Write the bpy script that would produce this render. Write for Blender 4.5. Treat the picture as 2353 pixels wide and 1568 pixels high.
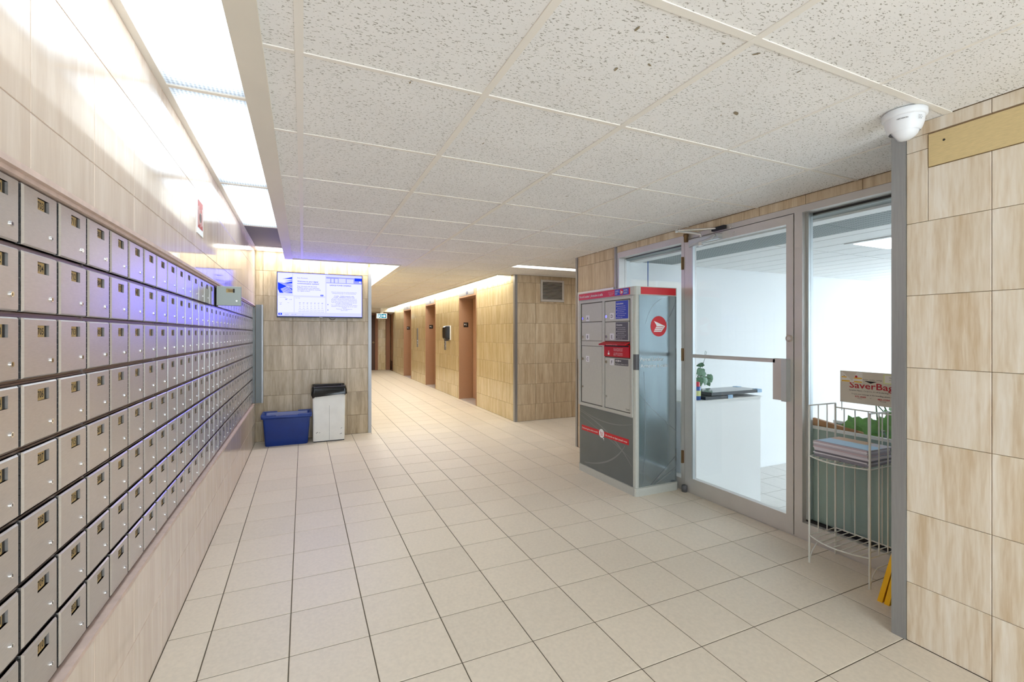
import bpy, math, random
from mathutils import Vector, Matrix
random.seed(7)
for o in list(bpy.data.objects): bpy.data.objects.remove(o)
S = bpy.context.scene
COL = S.collection
# ------------------------------------------------------------------ camera
FPX, CX, HY, W, H = 1043.42, 1158.56, 768.0, 2353, 1568
YAW = math.atan((CX - 696.52) / FPX)
cd = bpy.data.cameras.new('camera'); cam = bpy.data.objects.new('camera', cd); COL.objects.link(cam)
cam.location = (0, 0, 1.37); cam.rotation_euler = (math.pi / 2, 0, -YAW)
cd.sensor_width = 36; cd.lens = FPX * 36 / W; cd.clip_start = 0.05; cd.clip_end = 100
cd.shift_x = (W / 2 - CX) / W; cd.shift_y = -(H / 2 - HY) / W
S.camera = cam
# ------------------------------------------------------------------ world, exposure
wd = bpy.data.worlds.new('daylight'); S.world = wd; wd.use_nodes = True
bg = wd.node_tree.nodes['Background']; bg.inputs[0].default_value = (0.80, 0.93, 1.05, 1); bg.inputs[1].default_value = 6.5
S.view_settings.view_transform = 'Standard'; S.view_settings.look = 'None'
S.view_settings.exposure = 0.33; S.view_settings.gamma = 1.0; S.view_settings.use_curve_mapping = False
TROUGH = 4.5      # lens panels over the mailboxes
WARM = 11.0        # lift lobby troughs
SCREEN = 1.0

# ------------------------------------------------------------------ materials
def lin(c):
    return tuple(((v / 255) / 12.92 if v / 255 <= 0.04045 else ((v / 255 + 0.055) / 1.055) ** 2.4) for v in c)
MATS = {}
def mat(name, rgb, rough=0.5, metal=0.0, noise=0.0, nscale=20.0, stretch=(1, 1, 1), bump=0.0, spec=0.5, coat=0.0, emit=None, estr=1.0, rand=0.0):
    m = bpy.data.materials.new(name); m.use_nodes = True; MATS[name] = m
    nt = m.node_tree; b = nt.nodes['Principled BSDF']
    c = lin(rgb); b.inputs['Base Color'].default_value = (*c, 1)
    b.inputs['Roughness'].default_value = rough; b.inputs['Metallic'].default_value = metal
    b.inputs['Specular IOR Level'].default_value = spec; b.inputs['Coat Weight'].default_value = coat
    if emit:
        b.inputs['Emission Color'].default_value = (*emit, 1); b.inputs['Emission Strength'].default_value = estr
    if noise or bump or rand:
        g = nt.nodes.new('ShaderNodeNewGeometry'); mp = nt.nodes.new('ShaderNodeMapping'); nz = nt.nodes.new('ShaderNodeTexNoise')
        mp.inputs['Scale'].default_value = stretch; nz.inputs['Scale'].default_value = nscale; nz.inputs['Detail'].default_value = 5
        nt.links.new(g.outputs['Position'], mp.inputs['Vector'])
        oi = nt.nodes.new('ShaderNodeObjectInfo')
        ml = nt.nodes.new('ShaderNodeMath'); ml.operation = 'MULTIPLY'; ml.inputs[1].default_value = 37.0 if rand else 0.0
        nt.links.new(oi.outputs['Random'], ml.inputs[0]); nt.links.new(ml.outputs[0], mp.inputs['Location'])
        nt.links.new(mp.outputs[0], nz.inputs['Vector'])
        if noise:
            cr = nt.nodes.new('ShaderNodeValToRGB')
            cr.color_ramp.elements[0].position = 0.3; cr.color_ramp.elements[1].position = 0.7
            cr.color_ramp.elements[0].color = (*[v * (1 - noise) for v in c], 1)
            cr.color_ramp.elements[1].color = (*[min(1, v * (1 + noise * .6)) for v in c], 1)
            nt.links.new(nz.outputs['Fac'], cr.inputs[0]); out = cr.outputs[0]
            if rand:
                hs = nt.nodes.new('ShaderNodeHueSaturation'); mr = nt.nodes.new('ShaderNodeMapRange')
                mr.inputs['To Min'].default_value = 1 - rand; mr.inputs['To Max'].default_value = 1 + rand
                nt.links.new(oi.outputs['Random'], mr.inputs['Value']); nt.links.new(mr.outputs[0], hs.inputs['Value'])
                nt.links.new(out, hs.inputs['Color']); out = hs.outputs[0]
            nt.links.new(out, b.inputs['Base Color'])
        if bump:
            bp = nt.nodes.new('ShaderNodeBump'); bp.inputs['Strength'].default_value = bump; bp.inputs['Distance'].default_value = 0.002
            nt.links.new(nz.outputs['Fac'], bp.inputs['Height']); nt.links.new(bp.outputs[0], b.inputs['Normal'])
    return m
def travertine(name, dark, mid, light, rough, rand=0.06):
    m = bpy.data.materials.new(name); m.use_nodes = True; MATS[name] = m
    nt = m.node_tree; b = nt.nodes['Principled BSDF']; N = nt.nodes.new; L = nt.links.new
    g = N('ShaderNodeNewGeometry'); oi = N('ShaderNodeObjectInfo'); ml = N('ShaderNodeMath'); ml.operation = 'MULTIPLY'; ml.inputs[1].default_value = 53
    L(oi.outputs['Random'], ml.inputs[0]); cb = N('ShaderNodeCombineXYZ'); L(ml.outputs[0], cb.inputs[0]); L(ml.outputs[0], cb.inputs[1]); L(ml.outputs[0], cb.inputs[2])
    ad = N('ShaderNodeVectorMath'); L(g.outputs['Position'], ad.inputs[0]); L(cb.outputs[0], ad.inputs[1])
    def nz(scale, detail, dist):
        mp = N('ShaderNodeMapping'); mp.inputs['Scale'].default_value = scale; L(ad.outputs[0], mp.inputs['Vector'])
        n = N('ShaderNodeTexNoise'); n.inputs['Scale'].default_value = 1; n.inputs['Detail'].default_value = detail; n.inputs['Distortion'].default_value = dist
        L(mp.outputs[0], n.inputs['Vector']); return n.outputs['Fac']
    a = nz((16, 16, 1.3), 6, 0.5); f = nz((90, 90, 9), 5, 0.3)
    mx = N('ShaderNodeMath'); mx.operation = 'MULTIPLY_ADD'; mx.inputs[1].default_value = 0.35; L(f, mx.inputs[0])
    m2 = N('ShaderNodeMath'); m2.operation = 'MULTIPLY'; m2.inputs[1].default_value = 0.68; L(a, m2.inputs[0]); L(m2.outputs[0], mx.inputs[2])
    cr = N('ShaderNodeValToRGB'); e = cr.color_ramp.elements
    e[0].position = 0.36; e[0].color = (*lin(dark), 1); e[1].position = 0.66; e[1].color = (*lin(light), 1)
    k = cr.color_ramp.elements.new(0.52); k.color = (*lin(mid), 1)
    L(mx.outputs[0], cr.inputs[0])
    hs = N('ShaderNodeHueSaturation'); mr = N('ShaderNodeMapRange'); mr.inputs['To Min'].default_value = 1 - rand; mr.inputs['To Max'].default_value = 1 + rand
    L(oi.outputs['Random'], mr.inputs['Value']); L(mr.outputs[0], hs.inputs['Value']); L(cr.outputs[0], hs.inputs['Color'])
    L(hs.outputs[0], b.inputs['Base Color']); b.inputs['Roughness'].default_value = rough
    return m
def acoustic(name, rgb):
    m = mat(name, rgb, 0.9); nt = m.node_tree; b = nt.nodes['Principled BSDF']; N = nt.nodes.new; L = nt.links.new
    g = N('ShaderNodeNewGeometry'); mp = N('ShaderNodeMapping'); mp.inputs['Scale'].default_value = (1, 2.2, 1); mp.inputs['Rotation'].default_value = (0, 0, 0.6)
    L(g.outputs['Position'], mp.inputs['Vector'])
    v = N('ShaderNodeTexNoise'); v.inputs['Scale'].default_value = 85; v.inputs['Detail'].default_value = 2.5; v.inputs['Roughness'].default_value = 0.6; L(mp.outputs[0], v.inputs['Vector'])
    cr = N('ShaderNodeValToRGB'); cr.color_ramp.elements[0].position = 0.355; cr.color_ramp.elements[1].position = 0.40
    c = lin(rgb); cr.color_ramp.elements[0].color = (c[0] * .42, c[1] * .40, c[2] * .36, 1); cr.color_ramp.elements[1].color = (*c, 1)
    L(v.outputs['Fac'], cr.inputs[0])
    n2 = N('ShaderNodeTexNoise'); n2.inputs['Scale'].default_value = 2.2; L(g.outputs['Position'], n2.inputs['Vector'])
    mr = N('ShaderNodeMapRange'); mr.inputs['To Min'].default_value = 0.93; mr.inputs['To Max'].default_value = 1.05; L(n2.outputs['Fac'], mr.inputs['Value'])
    hs = N('ShaderNodeHueSaturation'); L(cr.outputs[0], hs.inputs['Color']); L(mr.outputs[0], hs.inputs['Value']); L(hs.outputs[0], b.inputs['Base Color'])
    return m
def lens_panel(name, col, strength, sx, sy, half=None):
    m = bpy.data.materials.new(name); m.use_nodes = True; MATS[name] = m
    nt = m.node_tree; nt.nodes.remove(nt.nodes['Principled BSDF']); N = nt.nodes.new; L = nt.links.new
    e = N('ShaderNodeEmission'); e.inputs[0].default_value = (*col, 1)
    g = N('ShaderNodeNewGeometry'); sp = N('ShaderNodeSeparateXYZ'); L(g.outputs['Position'], sp.inputs[0])
    tot = None
    for ax, f, amp in (('X', sx, .18), ('Y', sy, .12)):
        a = N('ShaderNodeMath'); a.operation = 'MULTIPLY'; a.inputs[1].default_value = f; L(sp.outputs[ax], a.inputs[0])
        s = N('ShaderNodeMath'); s.operation = 'SINE'; L(a.outputs[0], s.inputs[0])
        k = N('ShaderNodeMath'); k.operation = 'MULTIPLY'; k.inputs[1].default_value = amp; L(s.outputs[0], k.inputs[0])
        if tot is None: tot = k
        else:
            t = N('ShaderNodeMath'); L(tot.outputs[0], t.inputs[0]); L(k.outputs[0], t.inputs[1]); tot = t
    o = N('ShaderNodeMath'); o.inputs[1].default_value = 1.0; L(tot.outputs[0], o.inputs[0])
    if half:      # tube glow painted in: brighter along the middle, dimmer towards the panel edges
        tc = N('ShaderNodeTexCoord'); so = N('ShaderNodeSeparateXYZ'); L(tc.outputs['Object'], so.inputs[0]); fac = []
        for ax_, h_ in (('X', half[0]), ('Y', half[1])):
            ab = N('ShaderNodeMath'); ab.operation = 'ABSOLUTE'; L(so.outputs[ax_], ab.inputs[0])
            mr = N('ShaderNodeMapRange'); mr.interpolation_type = 'SMOOTHSTEP'; mr.inputs['From Min'].default_value = h_; mr.inputs['From Max'].default_value = h_ * half[2]; L(ab.outputs[0], mr.inputs['Value']); fac.append(mr.outputs[0])
        pr = N('ShaderNodeMath'); pr.operation = 'MULTIPLY'; L(fac[0], pr.inputs[0]); L(fac[1], pr.inputs[1])
        ma = N('ShaderNodeMath'); ma.operation = 'MULTIPLY_ADD'; ma.inputs[1].default_value = 1.15; ma.inputs[2].default_value = 0.11; L(pr.outputs[0], ma.inputs[0])
        m3 = N('ShaderNodeMath'); m3.operation = 'MULTIPLY'; L(ma.outputs[0], m3.inputs[0]); L(o.outputs[0], m3.inputs[1]); o = m3
    st = N('ShaderNodeMath'); st.operation = 'MULTIPLY'; st.inputs[1].default_value = strength; L(o.outputs[0], st.inputs[0])
    L(st.outputs[0], e.inputs[1]); L(e.outputs[0], nt.nodes['Material Output'].inputs[0]); return m
def emission(name, rgb, st=1.0):
    m = bpy.data.materials.new(name); m.use_nodes = True; MATS[name] = m
    nt = m.node_tree; nt.nodes.remove(nt.nodes['Principled BSDF']); e = nt.nodes.new('ShaderNodeEmission')
    e.inputs[0].default_value = (*rgb, 1); e.inputs[1].default_value = st; nt.links.new(e.outputs[0], nt.nodes['Material Output'].inputs[0]); return m
def pane_glass(name, tint):
    m = bpy.data.materials.new(name); m.use_nodes = True; MATS[name] = m
    nt = m.node_tree; nt.nodes.remove(nt.nodes['Principled BSDF']); N = nt.nodes.new
    t = N('ShaderNodeBsdfTransparent'); t.inputs[0].default_value = (*tint, 1); g = N('ShaderNodeBsdfGlossy'); g.inputs['Roughness'].default_value = 0.02
    lw = N('ShaderNodeLayerWeight'); pw = N('ShaderNodeMath'); pw.operation = 'POWER'; pw.inputs[1].default_value = 5.0; nt.links.new(lw.outputs['Facing'], pw.inputs[0])
    fr = N('ShaderNodeMath'); fr.operation = 'MULTIPLY_ADD'; fr.inputs[1].default_value = 0.9; fr.inputs[2].default_value = 0.03; nt.links.new(pw.outputs[0], fr.inputs[0]); mx = N('ShaderNodeMixShader')
    nt.links.new(fr.outputs[0], mx.inputs[0]); nt.links.new(t.outputs[0], mx.inputs[1]); nt.links.new(g.outputs[0], mx.inputs[2]); nt.links.new(mx.outputs[0], nt.nodes['Material Output'].inputs[0]); return m

def brushed(name, aniso):
    nt = MATS[name].node_tree; b = nt.nodes['Principled BSDF']; b.inputs['Anisotropic'].default_value = aniso
    c = nt.nodes.new('ShaderNodeCombineXYZ'); c.inputs[2].default_value = 1.0; nt.links.new(c.outputs[0], b.inputs['Tangent'])
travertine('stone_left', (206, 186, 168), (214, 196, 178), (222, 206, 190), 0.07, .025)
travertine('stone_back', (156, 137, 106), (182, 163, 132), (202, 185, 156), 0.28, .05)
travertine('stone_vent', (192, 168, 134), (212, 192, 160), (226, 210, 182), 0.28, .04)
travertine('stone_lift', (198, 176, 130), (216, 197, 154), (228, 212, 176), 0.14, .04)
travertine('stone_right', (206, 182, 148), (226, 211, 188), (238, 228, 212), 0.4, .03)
mat('stone_edge', (206, 182, 168), 0.6, noise=.12, nscale=30)
mat('grout', (96, 86, 70), 0.9)
mat('grout_stone', (150, 124, 92), 0.9)
mat('floor_tile', (222, 209, 189), 0.42, noise=.06, nscale=60, rand=.035, spec=.35)
acoustic('ceiling_tile', (243, 241, 238))
mat('tee', (240, 234, 224), 0.55)
mat('chip', (150, 134, 108), .9, noise=.3, nscale=150)
mat('void', (40, 36, 32), 0.9)  # dark colour standing in for shade in hollows; also joints and a bead
mat('plaster', (232, 232, 228), 0.7)
mat('soffit', (226, 218, 204), 0.6, noise=.03, nscale=4)
mat('white_wall', (238, 240, 240), 0.6)
mat('steel', (160, 161, 162), 0.36, .6, noise=.08, nscale=8, stretch=(30, 30, 1))
mat('door_steel', (196, 191, 187), 0.34, .7, noise=.07, nscale=6, stretch=(8, 8, 90), rand=.05)
brushed('door_steel', .75)
mat('door_painted', (150, 156, 150), .45, .15)  # greyed copy of the door steel, dulls its bright reflection
mat('plate_grey', (126, 132, 132), .5, .3)
mat('rail_steel', (128, 116, 112), 0.4, 1.0, noise=.1, nscale=8)
mat('dark_hinge', (52, 52, 54), 0.5, .6)
mat('brass_card', (176, 146, 92), 0.55, noise=.15, nscale=60)
mat('ink', (24, 22, 20), 0.7)
mat('chrome', (225, 225, 225), 0.15, 1.0)
mat('aluminium', (214, 210, 206), 0.45, .6, noise=.05, nscale=5)
mat('alu_light', (206, 212, 214), 0.4, .7)
mat('grey_panel', (128, 126, 118), 0.6)
mat('lift_brown', (174, 134, 102), 0.5, noise=.05, nscale=40)
mat('lift_door', (196, 154, 124), 0.4, noise=.05, nscale=40)
mat('frame_brown', (150, 104, 76), 0.5)
mat('dark_brown', (78, 50, 34), 0.5)
mat('black', (18, 18, 20), 0.35)
mat('white', (240, 240, 238), 0.5)
mat('cctv_white', (236, 238, 240), 0.35)
mat('bag_black', (14, 14, 16), 0.22, noise=.2, nscale=40, bump=.9)
mat('bin_white', (232, 230, 222), 0.45, noise=.05, nscale=9)
mat('bin_blue', (3, 48, 128), 0.38, noise=.12, nscale=6)
mat('locker_grey', (192, 193, 184), 0.5, .1, noise=.03, nscale=40)
mat('locker_gap', (96, 94, 86), 0.6)
mat('locker_graphic', (112, 118, 116), 0.3, .35, noise=.10, nscale=3)
mat('locker_side', (150, 164, 170), 0.14, .8, noise=.10, nscale=3, stretch=(3, 3, .6))
mat('swoosh', (136, 141, 138), 0.3, .3)
mat('swoosh_side', (152, 164, 168), 0.2, .7)
mat('post_red', (206, 22, 34), 0.4)
mat('post_red_dark', (188, 8, 16), 0.4)
mat('post_blue', (28, 62, 178), 0.4)
mat('label_grey', (88, 88, 90), 0.45)
mat('label_white', (226, 226, 230), 0.45)
mat('yellow', (250, 190, 10), 0.4)
mat('wire_white', (222, 222, 214), 0.45)
mat('sign_board', (206, 198, 182), 0.6, noise=.04, nscale=12)
mat('sign_red', (176, 14, 34), 0.5)
mat('sign_yellow', (228, 176, 34), 0.5)
mat('sign_paper', (224, 220, 210), 0.6)
mat('sign_lime', (214, 220, 150), 0.6)
mat('sign_green', (60, 120, 70), 0.6)
mat('planter_green', (158, 180, 173), 0.4, noise=.05, nscale=4)
mat('wood', (176, 126, 80), 0.6, noise=.12, nscale=10, stretch=(1, 6, 1))
mat('leaf_green', (104, 164, 76), 0.45, noise=.25, nscale=40)
mat('leaf_variegated', (96, 140, 104), 0.45, noise=.4, nscale=60)
mat('stem_green', (92, 122, 84), 0.6)
mat('soil', (60, 48, 36), 0.9)
mat('dark_glass', (44, 50, 56), 0.12, spec=.7)
mat('pale_blue', (150, 186, 216), 0.4)
mat('can_blue', (40, 92, 170), 0.35)
mat('cap_red', (214, 40, 66), 0.4)
mat('office_tile', (206, 202, 196), 0.5, noise=.05, nscale=30)
mat('perf', (150, 160, 160), 0.6)
mat('perf_hole', (96, 104, 106), 0.7)
mat('scuff', (170, 160, 156), 0.8, noise=.3, nscale=60)
mat('beige_board', (218, 194, 142), 0.6, noise=.08, nscale=40, stretch=(1, 1, 6))
mat('brown_hinge', (128, 104, 74), 0.35, .8)
for i, c in enumerate([(214, 210, 218), (176, 170, 182), (104, 100, 106), (228, 226, 232), (190, 172, 180), (140, 138, 150)]): mat('mag%d' % i, c, .5)
mat('poster_red', (170, 62, 44), .5)
lens_panel('lens', (0.85, 0.97, 1.09), TROUGH, 2 * math.pi / .016, 2 * math.pi / .02, (.19, .70, .45))
lens_panel('lens_flat', (0.92, 0.98, 1.05), 9.0, 2 * math.pi / .016, 2 * math.pi / .02)
lens_panel('lens_warm', (0.97, 0.98, 0.94), WARM, 2 * math.pi / .016, 2 * math.pi / .02)
lens_panel('lens_office', (0.92, 0.98, 1.05), 6.0, 2 * math.pi / .03, 2 * math.pi / .03)
emission('scr_bg', (0.60, 0.62, 5.0), SCREEN)
emission('scr_white', (0.72, 0.74, 5.0), SCREEN)
emission('scr_mid', (0.30, 0.32, 1.8), SCREEN)
emission('scr_dark', (0.015, 0.05, 0.85), SCREEN)
emission('scr_text', (0.03, 0.035, 0.5), SCREEN)
emission('exit_white', (0.9, 1.0, 1.0), 1.1)
emission('exit_green', (0.02, 0.22, 0.30), 1.0)
emission('lift_digit', (0.45, 0.5, 1.0), 1.6)
pane_glass('glass', (0.97, 0.985, 0.985))

# ------------------------------------------------------------------ mesh helpers
class F:
    "a flat frame: origin, u, v and the outward normal"
    def __init__(s, O, U, V): s.O, s.U, s.V = Vector(O), Vector(U), Vector(V); s.N = s.U.cross(s.V)
    def p(s, u, v, n=0): return s.O + s.U * u + s.V * v + s.N * n
def f_px(x): return F((x, 0, 0), (0, 1, 0), (0, 0, 1))        # faces +X, u = y
def f_nx(x): return F((x, 0, 0), (0, -1, 0), (0, 0, 1))       # faces -X, u = -y
def f_ny(y): return F((0, y, 0), (1, 0, 0), (0, 0, 1))        # faces -Y, u = x
def f_up(z): return F((0, 0, z), (1, 0, 0), (0, 1, 0))
def f_dn(z): return F((0, 0, z), (1, 0, 0), (0, -1, 0))       # faces down, v = -y
ORIG = {}
TXT = {}
def glyphs(body, bold):
    k = (body, bold)
    if k not in TXT:
        cu = bpy.data.curves.new('t', 'FONT'); cu.body = body; cu.size = 1; cu.resolution_u = 2
        if bold: cu.offset = 0.012
        ob = bpy.data.objects.new('t', cu); COL.objects.link(ob)
        me = bpy.data.meshes.new_from_object(ob)
        vs = [v.co.copy() for v in me.vertices]; fs = [tuple(p.vertices) for p in me.polygons]
        bpy.data.objects.remove(ob); bpy.data.curves.remove(cu); bpy.data.meshes.remove(me)
        xs = [v.x for v in vs] or [0, 1]
        TXT[k] = (vs, fs, min(xs), max(xs))
    return TXT[k]
class MB:
    def __init__(s): s.v = []; s.f = []; s.m = []; s.mats = []; s.sm = []
    def mi(s, m):
        if m not in s.mats: s.mats.append(m)
        return s.mats.index(m)
    def add(s, vs, fs, m, smooth=False):
        b = len(s.v); i = s.mi(m); s.v += [Vector(v) for v in vs]
        for f in fs: s.f.append(tuple(b + k for k in f)); s.m.append(i); s.sm.append(smooth)
        return s
    def fbox(s, F_, u0, u1, v0, v1, n0, n1, m, ch=0.0):
        lo = [F_.p(u, v, n0) for u, v in ((u0, v0), (u1, v0), (u1, v1), (u0, v1))]
        if ch:
            mid = [F_.p(u, v, n1 - ch) for u, v in ((u0, v0), (u1, v0), (u1, v1), (u0, v1))]
            top = [F_.p(u, v, n1) for u, v in ((u0 + ch, v0 + ch), (u1 - ch, v0 + ch), (u1 - ch, v1 - ch), (u0 + ch, v1 - ch))]
            fs = [(3, 2, 1, 0), (8, 9, 10, 11)]
            for i in range(4):
                j = (i + 1) % 4; fs += [(i, j, 4 + j, 4 + i), (4 + i, 4 + j, 8 + j, 8 + i)]
            return s.add(lo + mid + top, fs, m)
        hi = [F_.p(u, v, n1) for u, v in ((u0, v0), (u1, v0), (u1, v1), (u0, v1))]
        return s.add(lo + hi, [(3, 2, 1, 0), (4, 5, 6, 7)] + [(i, (i + 1) % 4, 4 + (i + 1) % 4, 4 + i) for i in range(4)], m)
    def box(s, x0, x1, y0, y1, z0, z1, m, ch=0.0):
        return s.fbox(f_up(0), x0, x1, y0, y1, z0, z1, m, ch)
    def fpoly(s, F_, pts, n, m): return s.add([F_.p(u, v, n) for u, v in pts], [tuple(range(len(pts)))], m)
    def frect(s, F_, u0, u1, v0, v1, n, m): return s.fpoly(F_, [(u0, v0), (u1, v0), (u1, v1), (u0, v1)], n, m)
    def fprism(s, F_, pts, n0, n1, m, smooth=False):
        k = len(pts); vs = [F_.p(u, v, n0) for u, v in pts] + [F_.p(u, v, n1) for u, v in pts]
        s.add(vs, [tuple(range(k - 1, -1, -1)), tuple(range(k, 2 * k))], m)
        return s.add(vs, [(i, (i + 1) % k, k + (i + 1) % k, k + i) for i in range(k)], m, smooth)
    def fdisc(s, F_, u, v, r, n, m, k=28, rv=None):
        rv = rv or r
        return s.fpoly(F_, [(u + r * math.cos(2 * math.pi * i / k), v + rv * math.sin(2 * math.pi * i / k)) for i in range(k)], n, m)
    def fcyl(s, F_, u, v, r, n0, n1, m, k=14):
        return s.fprism(F_, [(u + r * math.cos(2 * math.pi * i / k), v + r * math.sin(2 * math.pi * i / k)) for i in range(k)], n0, n1, m, True)
    def ftext(s, F_, body, u, v, size, m, n=0.001, width=None, align='L', bold=False):
        vs, fs, x0, x1 = glyphs(body, bold); w = (x1 - x0) or 1
        kx = (width / w) if width else size
        off = {'L': 0, 'C': -w * kx / 2, 'R': -w * kx}[align]
        return s.add([F_.p(u + off + (q.x - x0) * kx, v + q.y * size, n) for q in vs], fs, m)
    def tube(s, path, r, m, k=8, closed=False):
        path = [Vector(p) for p in path]; n = len(path); rings = []
        up = Vector((0.13, 0.27, 0.95))
        for i, p in enumerate(path):
            t = (path[(i + 1) % n if closed else min(i + 1, n - 1)] - path[(i - 1) % n if closed else max(i - 1, 0)]).normalized()
            a = t.cross(up)
            if a.length < .05: a = t.cross(Vector((1, 0, 0)))
            a.normalize(); b = t.cross(a)
            rr = r[i] if isinstance(r, (list, tuple)) else r
            rings.append([p + (a * math.cos(2 * math.pi * j / k) + b * math.sin(2 * math.pi * j / k)) * rr for j in range(k)])
        vs = [q for g in rings for q in g]; fs = []
        for i in range(n if closed else n - 1):
            for j in range(k):
                i2 = (i + 1) % n; fs.append((i * k + j, i * k + (j + 1) % k, i2 * k + (j + 1) % k, i2 * k + j))
        s.add(vs, fs, m, True)
        if not closed:
            s.add(rings[0], [tuple(range(k))], m); s.add(rings[-1], [tuple(range(k - 1, -1, -1))], m)
        return s
    def lathe(s, c, prof, m, k=32, axis=(0, 0, 1)):
        z = Vector(axis).normalized(); a = z.cross(Vector((0.3, 0.9, 0.1))).normalized(); b = z.cross(a); c = Vector(c)
        vs = [c + z * h + (a * math.cos(2 * math.pi * j / k) + b * math.sin(2 * math.pi * j / k)) * r for r, h in prof for j in range(k)]
        fs = [(i * k + j, i * k + (j + 1) % k, (i + 1) * k + (j + 1) % k, (i + 1) * k + j) for i in range(len(prof) - 1) for j in range(k)]
        return s.add(vs, fs, m, True)
    def mesh(s, name, org=Vector((0, 0, 0))):
        me = bpy.data.meshes.new(name); me.from_pydata([v - org for v in s.v], [], s.f)
        for m in s.mats: me.materials.append(MATS[m])
        me.polygons.foreach_set('material_index', s.m); me.polygons.foreach_set('use_smooth', s.sm); me.update(); return me
    def build(s, name, parent=None, org=None):
        org = ORIG.get(parent, Vector((0, 0, 0))) if parent else Vector(org or (0, 0, 0))
        o = bpy.data.objects.new(name, s.mesh(name, org)); COL.objects.link(o)
        if parent: o.parent = parent
        else: o.location = org
        ORIG[o] = org; return o
def tag(o, label=None, cat=None, group=None, kind=None):
    for k, v in (('label', label), ('category', cat), ('group', group), ('kind', kind)):
        if v: o[k] = v
    return o
def thing(name, label, cat, loc=(0, 0, 0), group=None, kind=None):
    o = bpy.data.objects.new(name, None); COL.objects.link(o); o.location = loc; o.empty_display_size = .05
    ORIG[o] = Vector(loc); return tag(o, label, cat, group, kind)
def inst(name, me, parent, M=None, label=None):
    o = bpy.data.objects.new(name, me); COL.objects.link(o); o.parent = parent
    if M is not None: o.matrix_local = M
    if label: o['label'] = label
    return o
TILE = {}
def tile_mesh(w, h, t, ch, m):
    k = (round(w, 3), round(h, 3), t, ch, m)
    if k not in TILE:
        TILE[k] = MB().fbox(f_up(0), -k[0] / 2, k[0] / 2, -k[1] / 2, k[1] / 2, -t, 0, m, ch).mesh('tile')
    return TILE[k]
def place_tile(parent, F_, u0, u1, v0, v1, m, gap=.003, t=.008, ch=.0012, name='tile'):
    me = tile_mesh(u1 - u0 - gap, v1 - v0 - gap, t, ch, m)
    c = F_.p((u0 + u1) / 2, (v0 + v1) / 2)
    R = Matrix((F_.U, F_.V, F_.N)).transposed().to_4x4(); R.translation = c - ORIG[parent]
    return inst(name, me, parent, R)
def tile_area(parent, F_, us, vs, m, holes=(), **k):
    for a, b in zip(us, us[1:]):
        for c, d in zip(vs, vs[1:]):
            rects = [(a, b, c, d)]
            for (h0, h1, g0, g1) in holes:
                nr = []
                for (p, q, r, t) in rects:
                    x0, x1, y0, y1 = max(p, h0), min(q, h1), max(r, g0), min(t, g1)
                    if x0 >= x1 or y0 >= y1: nr.append((p, q, r, t)); continue
                    nr += [(p, x0, r, t), (x1, q, r, t), (x0, x1, r, y0), (x0, x1, y1, t)]
                rects = [z for z in nr if z[1] - z[0] > .012 and z[3] - z[2] > .012]
            for z in rects: place_tile(parent, F_, *z, m, **k)
def edges(a, b, start, pitch):
    i = math.ceil((a - start) / pitch + 1e-6); out = [a]
    while start + i * pitch < b - 1e-6:
        if start + i * pitch - out[-1] > .015: out.append(start + i * pitch)
        i += 1
    if b - out[-1] < .015: out.pop()
    return out + [b]
SZ = lambda a, b: edges(a, b, .26, .32)

# ------------------------------------------------------------------ main levels
XW, XM, XE, XG, XR = -.555, -.58, 3.02, 3.05, 2.474
YB, YV, YEND, ZC, ZT = 6.53, 6.40, 17.8, 2.297, 2.43
FG = .3305
FSX, FSY = -.0543, 2.1316
CG = .6555
CSX, CSY = -.012, .9864

# ------------------------------------------------------------------ floor
def depth(x, y): return x * math.sin(YAW) + y * math.cos(YAW)
def inview(x, y, z):
    d = depth(x, y)
    if d < .3: return False
    px = CX + FPX * (x * math.cos(YAW) - y * math.sin(YAW)) / d; py = HY - FPX * (z - 1.37) / d
    return -120 < px < W + 120 and -120 < py < H + 120
floor = MB()
for r_ in ((-.8, XG + .002, -2.7, 4.69), (-.8, 6.1, 4.69, YV + .1), (-.8, 3.6, YV + .1, YEND + .2)): floor.box(*r_, -.12, -.0025, 'grout')
floor = floor.build('floor')
tag(floor, 'beige square ceramic tile floor with dark grout', 'floor', kind='structure')
Y1, Y2 = FSY - 3 * FG, FSY + 13 * FG
fregs = [(XW, XR, -2.5, Y1), (XW, XG, Y1, Y2), (XW, .86, Y2, YB), (.86, XE, Y2, YEND), (XG, 6.1, 4.71, YV)]
cells = []
for (x0, x1, y0, y1) in fregs:
    ue, ve = edges(x0, x1, FSX, FG), edges(y0, y1, FSY, FG)
    for a, b in zip(ue, ue[1:]):
        for c, d in zip(ve, ve[1:]):
            xm, ym = (a + b) / 2, (c + d) / 2
            cells.append((inview(xm, ym, 0), (b - a) * (d - c) / max(.3, depth(xm, ym)) ** 3, a, b, c, d))
cells.sort(key=lambda t: (-t[0], -t[1]))
for t in cells[:290]: place_tile(floor, f_up(0), *t[2:], 'floor_tile', gap=.005, t=.007, ch=.0015)
rest = MB()
for t in cells[290:]: rest.fbox(f_up(0), t[2] + .0025, t[3] - .0025, t[4] + .0025, t[5] - .0025, -.007, 0, 'floor_tile')
tag(rest.build('far_tiles', floor), kind='stuff')
MB().box(-1, 6.2, -2.7, YEND + .2, 2.62, 2.72, 'plaster').build('ceiling_slab', None)  # slab out of view, added to keep outside light out
tag(bpy.data.objects['ceiling_slab'], 'concrete slab above the dropped ceiling', 'ceiling', kind='structure')

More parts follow.
